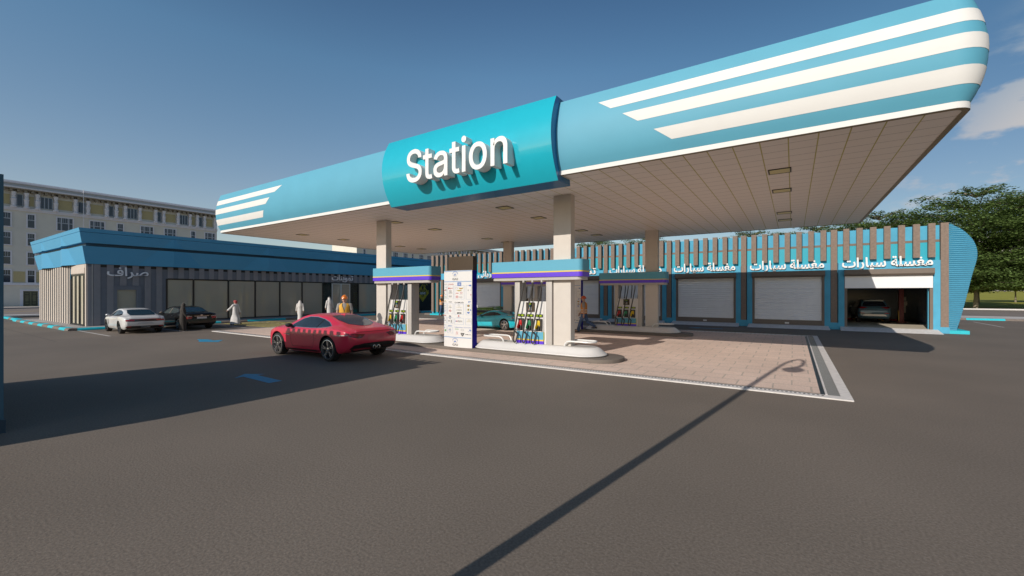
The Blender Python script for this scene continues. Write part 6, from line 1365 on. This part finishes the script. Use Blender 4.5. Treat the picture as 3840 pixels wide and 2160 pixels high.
# ---------------------------------------------------------------- people (front = +x, left = +y, 1.75 m tall before scaling)
def body_mesh(J, R_, E):
    """one continuous skin from a joint graph: J name->pos, R_ name->radius, E edges"""
    names = list(J); ix = {n: i for i, n in enumerate(names)}
    me = bpy.data.meshes.new('body'); me.from_pydata([J[n] for n in names], [(ix[a], ix[b]) for a, b in E], [])
    o = bpy.data.objects.new('body', me); COL.objects.link(o)
    sk = o.modifiers.new('s', 'SKIN'); sk.use_smooth_shade = True
    lay = me.skin_vertices[0].data
    for n in names:
        r = R_[n]; lay[ix[n]].radius = r if isinstance(r, tuple) else (r, r); lay[ix[n]].use_root = (n == 'pelvis')
    sb = o.modifiers.new('u', 'SUBSURF'); sb.levels = 2; sb.render_levels = 2
    m2 = bpy.data.meshes.new_from_object(o.evaluated_get(bpy.context.evaluated_depsgraph_get())); bpy.data.objects.remove(o); bpy.data.meshes.remove(me)
    m2.polygons.foreach_set('use_smooth', [True]*len(m2.polygons)); return m2

class Person:
    def __init__(s, label, loc, rz, scale=1.0, stride=0.0, arms=(0.1, 0.1), elbow=(0.2, 0.2), splay=0.14, turn=0.0, group=None, shoulder=0.185):
        s.o = thing('person', label, 'person', loc, rz, group); s.o.scale = (scale,)*3
        J = {}; R_ = {}; E = []
        def add(n, p, r, par=None):
            J[n] = Vector(p); R_[n] = r
            if par: E.append((par, n))
        add('pelvis', (0, 0, .95), .125); add('waist', (0.005, 0, 1.10), .118, 'pelvis'); add('chest', (0.01, 0, 1.30), (.145, .125), 'waist'); add('neck_base', (0.0, 0, 1.44), .075, 'chest')
        add('neck', (0.01, 0, 1.50), .055, 'neck_base'); add('head', (0.02, 0, 1.60), .088, 'neck'); add('crown', (0.01, 0, 1.69), .078, 'head')
        ct, st = math.cos(turn), math.sin(turn)
        add('nose', (0.02+0.10*ct, 0.10*st, 1.595), .016, 'head'); add('chin', (0.02+0.066*ct, 0.066*st, 1.525), .036, 'head')
        for sg, n in ((1, 'l'), (-1, 'r')):
            add('ear_'+n, (0.02-sg*0.0+-st*sg*0.085, sg*0.092*ct, 1.60), .018, 'head')
            k = 0 if sg > 0 else 1; a = arms[k]; e = elbow[k]
            sh = Vector((0.0, sg*shoulder, 1.41)); add('sh_'+n, sh, .062, 'chest')
            d = Vector((math.sin(a), sg*splay, -math.cos(a))).normalized(); el = sh+d*.29; add('el_'+n, el, .045, 'sh_'+n)
            d2 = Vector((math.sin(a+e), sg*splay*.4, -math.cos(a+e))).normalized(); wr = el+d2*.25; add('wr_'+n, wr, .028, 'el_'+n)
            fw = Vector((math.cos(a+e), 0, math.sin(a+e))); pa = wr+d2*.07; add('palm_'+n, pa, (.036, .022), 'wr_'+n)
            for q, (off, ln) in enumerate(((.030, .085), (.010, .095), (-.010, .09), (-.030, .07))):
                m = pa+fw*off+d2*.045; add('f%d_%s' % (q, n), m, .0095, 'palm_'+n); add('t%d_%s' % (q, n), m+d2*(ln-.045)-Vector((0, sg*.02, 0)), .0075, 'f%d_%s' % (q, n))
            th = wr+d2*.03+fw*.035; add('th_'+n, th, .012, 'wr_'+n); add('tt_'+n, th+d2*.045+fw*.015, .009, 'th_'+n)
            l = stride if sg > 0 else -stride; kb = 0.12 if l >= 0 else 0.55*abs(l)/0.4+0.1
            hp = Vector((0, sg*.085, .90)); add('hip_'+n, hp, .088, 'pelvis'); kn = hp+Vector((math.sin(l), 0, -math.cos(l)))*.42; add('kn_'+n, kn, .056, 'hip_'+n)
            an = kn+Vector((math.sin(l-kb), 0, -math.cos(l-kb)))*.41; add('an_'+n, an, .038, 'kn_'+n)
            add('toe_'+n, an+Vector((.15, sg*.02, -.035)), .033, 'an_'+n)
        low = min(J['an_l'].z, J['an_r'].z)-.075
        for n in J: J[n].z -= low
        s.J = J; me = body_mesh(J, R_, E); me.materials.append(SKIN); b = bpy.data.objects.new('body', me); COL.objects.link(b); b.parent = s.o; s.b = b; s.turn = turn; s.low = low
    def face(s):
        J = s.J; h = J['head']; ct, st = math.cos(s.turn), math.sin(s.turn); b = MB()
        def at(f, l, z): return (h.x+f*ct-l*st, l*ct+f*st, h.z+z)
        for l in (-.033, .033):
            for r, mi, f in ((.012, 0, .074), (.007, 1, .082)): b.lathe([(0.001, -r), (r*.7, -r*.7), (r, 0), (r*.7, r*.7), (0.001, r)], at(f, l, .01), 'z', 8, mi)
            b.tube([at(.082, l-.02, .03), at(.088, l, .036), at(.082, l+.02, .03)], .005, 5, 1)
        b.tube([at(.076, -.022, -.047), at(.086, 0, -.047), at(.076, .022, -.047)], .006, 5, 2)
        b.build('face_features', [WHITE2, HAIR, mat('lips', (0.36, 0.13, 0.11), 0.5)], s.b, local=True)
    def limb(s, name, pts, rad, m, parent=None):
        b = MB(); b.tube(pts, rad, 12); return b.build(name, m, parent or s.o, local=True)
    def torso(s, name, rows, m, n=28, fold=0.0, seed=0, open_front=False):
        """rows: (x, z, front-back radius, side radius)"""
        b = MB(); r = random.Random(seed); ph = [r.uniform(0, 6.28) for _ in range(4)]
        rings = []
        for x, z, rx, ry in rows:
            f = fold*max(0.0, min(1.0, (rows[0][1]+0.95-z)/0.95)) if fold else 0; ring = []
            for j in range(n):
                a = 2*math.pi*j/n; k = 1+f*(math.sin(5*a+ph[0])*.6+math.sin(8*a+ph[1])*.4)
                ring.append((x+rx*k*math.cos(a), ry*k*math.sin(a), z))
            rings.append(ring)
        b.loft(rings, 0, True, False); return b.build(name, m, s.o, local=True, recalc=False)
    def robe(s, m, lean=0.0, hem=(.26, .24), folds=.05, seed=1, hx=0.0):
        J = s.J; dz = -s.low
        z0 = 0.06
        rows = [(hx, z0, hem[0], hem[1]), (hx*.8, .25, hem[0]*.92, hem[1]*.95), (hx*.5, .5, hem[0]*.75+.03, hem[1]*.86), (hx*.2, .75, .175, .205), (0, .95+dz, .16, .195), (0, 1.10+dz, .148, .185), (0.005, 1.28+dz, .155, .20), (0, 1.38+dz, .135, .195), (0, 1.43+dz, .105, .15), (0.005, 1.47+dz, .075, .085), (.008, 1.50+dz, .062, .064)]
        s.torso('robe', rows, m, 36, folds, seed)
        for n in 'lr':
            sh, el, wr = J['sh_'+n], J['el_'+n], J['wr_'+n]
            s.limb('sleeve', [sh+Vector((0, -.05 if n == 'l' else .05, .015)), sh, sh.lerp(el, .5), el, el.lerp(wr, .6), wr.lerp(J['palm_'+n], .1)], [.07, .078, .068, .062, .060, .066], m)
    def shoes(s, m):
        for n in 'lr':
            a, t = s.J['an_'+n], s.J['toe_'+n]; d = (t-a); d.z = 0; d.normalize(); sole = min(a.z, t.z)-.045; b = MB(); rings = []
            for u, w, h in ((-.075, .030, .05), (-.05, .040, .085), (.0, .042, .10), (.06, .044, .075), (.12, .046, .055), (.17, .040, .045), (.20, .022, .03)):
                c = Vector((a.x, a.y, 0))+d*u; sd = Vector((-d.y, d.x, 0)); base = sole + (a.z-.075-sole)*max(0, (.1-u)/.18)*0.0
                rings.append([tuple(c+sd*w*p+Vector((0, 0, base+h*q))) for p, q in ((-1, 0), (-1, .5), (-.7, .9), (0, 1), (.7, .9), (1, .5), (1, 0))])
            b.loft(rings, 0, True, True); b.build('shoe', m, s.o, local=True)
    def head_cloth(s, m, agal=True, tail=.42):
        h = s.J['head']; b = MB(); rows = []
        ct, st = math.cos(s.turn), math.sin(s.turn)
        prof = [(.135, .03, 0), (.125, .065, 0), (.10, .093, 0), (.05, .105, 0), (0, .112, 0), (-.05, .120, .25), (-.12, .145, .5), (-.20, .175, .8), (-.30, .195, 1.0), (-tail+.02, .200, 1.0), (-tail, .195, 1.0)]
        n = 28
        for dz, r, op in prof:
            ring = []
            for j in range(n+1):
                half = math.pi*(1 - 0.36*(0.55 if dz < .045 else 0) - 0.10*op*(dz < 0)); a = math.pi - half + 2*half*j/n; k = 1+.05*math.sin(9*a+dz*7)*(dz < 0)
                ex = r*k*(1.0 if dz > -.08 else .80); xb = -0.02*(dz < 0)-.06*max(0, -dz-.08)
                u, v = ex*math.cos(a)+xb+.012, r*k*math.sin(a)*(1.0 if dz > -.1 else 1.02)
                ring.append((h.x+u*ct-v*st, u*st+v*ct, h.z+dz))
            rows.append(ring)
        b.loft(rows, 0, True, False, closed=False); b.add(rows[0], [tuple(range(len(rows[0])))], 0)
        hc = b.build('head_cloth', m, s.o, local=True, recalc=False)
        if agal:
            b = MB(); b.tube([(h.x+.01+.100*math.cos(a), .100*math.sin(a), h.z+.10) for a in [6.2832*i/20 for i in range(21)]], .013, 6); b.build('head_ring', BLACK, hc, local=True)
    def helmet(s, m):
        h = s.J['head']; b = MB(); rings = []; ct, st = math.cos(s.turn), math.sin(s.turn)
        for t in (0.0, .2, .4, .6, .8, .93, .995):
            a = t*math.pi/2; rings.append([(h.x+.0+ (.128*math.cos(a)*math.cos(q))*ct - (.112*math.cos(a)*math.sin(q))*st, (.128*math.cos(a)*math.cos(q))*st+(.112*math.cos(a)*math.sin(q))*ct, h.z+.045+.125*math.sin(a)*(1+.04*math.cos(6*q)*math.cos(a))) for q in [6.2832*i/24 for i in range(24)]])
        b.loft(rings, 0, True, True)
        pts = []
        br = [[(h.x+((r+ (.055 if math.cos(q) > .3 else 0)*math.cos(q)*k)*math.cos(q))*ct-((r*.88)*math.sin(q))*st, ((r+(.055 if math.cos(q) > .3 else 0)*math.cos(q)*k)*math.cos(q))*st+(r*.88*math.sin(q))*ct, h.z+z) for q in [6.2832*i/24 for i in range(24)]] for r, k, z in ((.125, 0, .05), (.140, 1, .038), (.138, 1, .030), (.120, 0, .040))]
        b.loft(br, 0, True, False); b.tube([(h.x-.11*ct, -.11*st, h.z+.10), (h.x, 0, h.z+.176), (h.x+.11*ct, .11*st, h.z+.10)], .014, 6); b.build('helmet', m, s.o, local=True, recalc=True)
    def worker(s, vest, shirt, helm):
        J = s.J; dz = -s.low
        s.torso('tshirt', [(0, .96+dz, .125, .165), (0, 1.1+dz, .122, .158), (0.005, 1.28+dz, .135, .178), (0, 1.38+dz, .118, .185), (0, 1.435+dz, .09, .135), (.005, 1.475+dz, .07, .08)], shirt)
        for n in 'lr':
            sh, el = J['sh_'+n], J['el_'+n]; i = Vector((0, -.05 if n == 'l' else .05, .01)); s.limb('sleeve', [sh+i, sh, sh.lerp(el, .35), sh.lerp(el, .68)], [.068, .074, .070, .072], shirt)
        rows = [(0, .93+dz, .155, .195), (0, 1.02+dz, .15, .186), (0, 1.1+dz, .146, .18), (0.006, 1.22+dz, .152, .188), (0.006, 1.30+dz, .152, .190), (0.0, 1.38+dz, .142, .212), (0, 1.43+dz, .118, .185), (0, 1.465+dz, .088, .11)]
        n = 32; b = MB(); rings = []
        for x, z, rx, ry in rows:
            vn = max(0, (z-dz-1.18)/.27)*.46; ring = []
            for j in range(n+1):
                a = vn + (2*math.pi-2*vn)*j/n + 0.02*(1-2*j/n); ring.append((x+rx*math.cos(a), ry*math.sin(a), z))
            rings.append(ring)
        b.loft(rings, 0, True, False, closed=False); v = b.build('safety_vest', vest, s.o, local=True, recalc=False)
        for z in (1.00, 1.10):
            b = MB(); b.loft([[(x+.004*math.cos(a)+(.156 if z < 1.05 else .152)*math.cos(a), (.194 if z < 1.05 else .187)*math.sin(a), z+dz+q) for a in [.03+6.22*i/30 for i in range(31)]] for x, q in ((0, -.022), (0, .022))], 0, True, False, closed=False); b.build('reflective_band', REFL, v, local=True, recalc=False)
        s.limb('trousers', [(0, 0, .86+dz), (0, 0, .92+dz), (0, 0, 1.0+dz)], [(.125, .165)]*3 if False else [.15, .155, .15], JEANS) if False else None
        s.torso('trouser_seat', [(0, .80+dz, .10, .15), (0, .86+dz, .132, .168), (0, .94+dz, .138, .172), (0, 1.0+dz, .132, .165)], JEANS)
        for n in 'lr':
            hp, kn, an = J['hip_'+n], J['kn_'+n], J['an_'+n]
            s.limb('trouser_leg', [hp+Vector((0, 0, .05)), hp.lerp(kn, .25), hp.lerp(kn, .7), kn, kn.lerp(an, .5), an.lerp(kn, .02)], [.098, .098, .080, .072, .070, .072], JEANS)
        s.shoes(BOOT); s.helmet(helm); s.face()

# men in white robes, a woman in black, three station workers
p = Person('man in a white robe and red check headscarf striding past the shop windows', (-34.0, 14.9, 0), R(205), 1.03, 0.22, (0.80, -0.35), (0.10, 0.1), 0.07)
p.robe(ROBE, hem=(.38, .25), folds=.06, seed=4, hx=.02); p.shoes(BOOT); p.face()
h = p.J['head']; b = MB(); rings = []
for dz, r in ((-.10, .075), (-.04, .10), (.02, .112), (.06, .116), (.10, .104), (.13, .07), (.142, .02)): rings.append([(h.x-.012+(-.03 if dz < 0 else 0)+r*(1.0 if dz > -.0 else .62)*math.cos(a)*1.05, r*(1 if dz > 0 else .8)*math.sin(a), h.z+dz+.012) for a in [6.2832*i/20 for i in range(20)]])
b.loft(rings, 0, True, True); b.build('headscarf', REDC, p.o, local=True)
p = Person('man in a white robe walking away past the windows, right of the yellow hatching', (-33.6, 19.55, 0), R(150), 1.0, 0.12, (0.12, -0.22), (0.25, 0.12), 0.20, group=None)
p.robe(ROBE, hem=(.19, .19), folds=.05, seed=5); p.head_cloth(ROBE); p.shoes(BOOT)
p = Person('man in a white robe at the shop door, left of the amber vest worker', (-35.5, 23.45, 0), R(170), 1.13, 0.1, (0.05, -0.1), (0.15, 0.15), 0.22)
p.robe(ROBE, hem=(.22, .22), folds=.05, seed=6); p.head_cloth(ROBE); p.shoes(BOOT)
p = Person('woman in a long black robe and headscarf standing beside the black saloon', (-30.9, 10.62, 0), R(75), 0.98, 0.05, (0.05, 0.1), (0.2, 0.5), 0.06, shoulder=.165)
p.robe(ABAYA, hem=(.19, .19), folds=.05, seed=7); p.head_cloth(ABAYA, False, .36); p.shoes(mat('pale_shoe', (0.35, 0.30, 0.27), 0.6)); p.face()
p = Person('worker in an amber vest and orange helmet standing behind the red coupe', (-16.95, 11.95, 0.02), R(-40), 1.245, 0.04, (0.02, 0.02), (0.12, 0.12), 0.22)
p.worker(VESTY, GREYT, HELM)
p = Person('worker in an orange vest bending over behind the left edge of the totem', (-29.7, 32.1, 0), R(30), 1.22, 0.08, (0.5, 0.5), (1.0, 1.0), 0.12)
p.worker(ORANGE, DKT, HELM)
p = Person('worker with orange vest and red helmet walking past the rear totem', (-10.25, 23.25, 0.02), R(195), 1.24, 0.40, (-0.1, 0.35), (0.12, 0.2), 0.13)
p.worker(ORANGE, GREYT, HELMR)
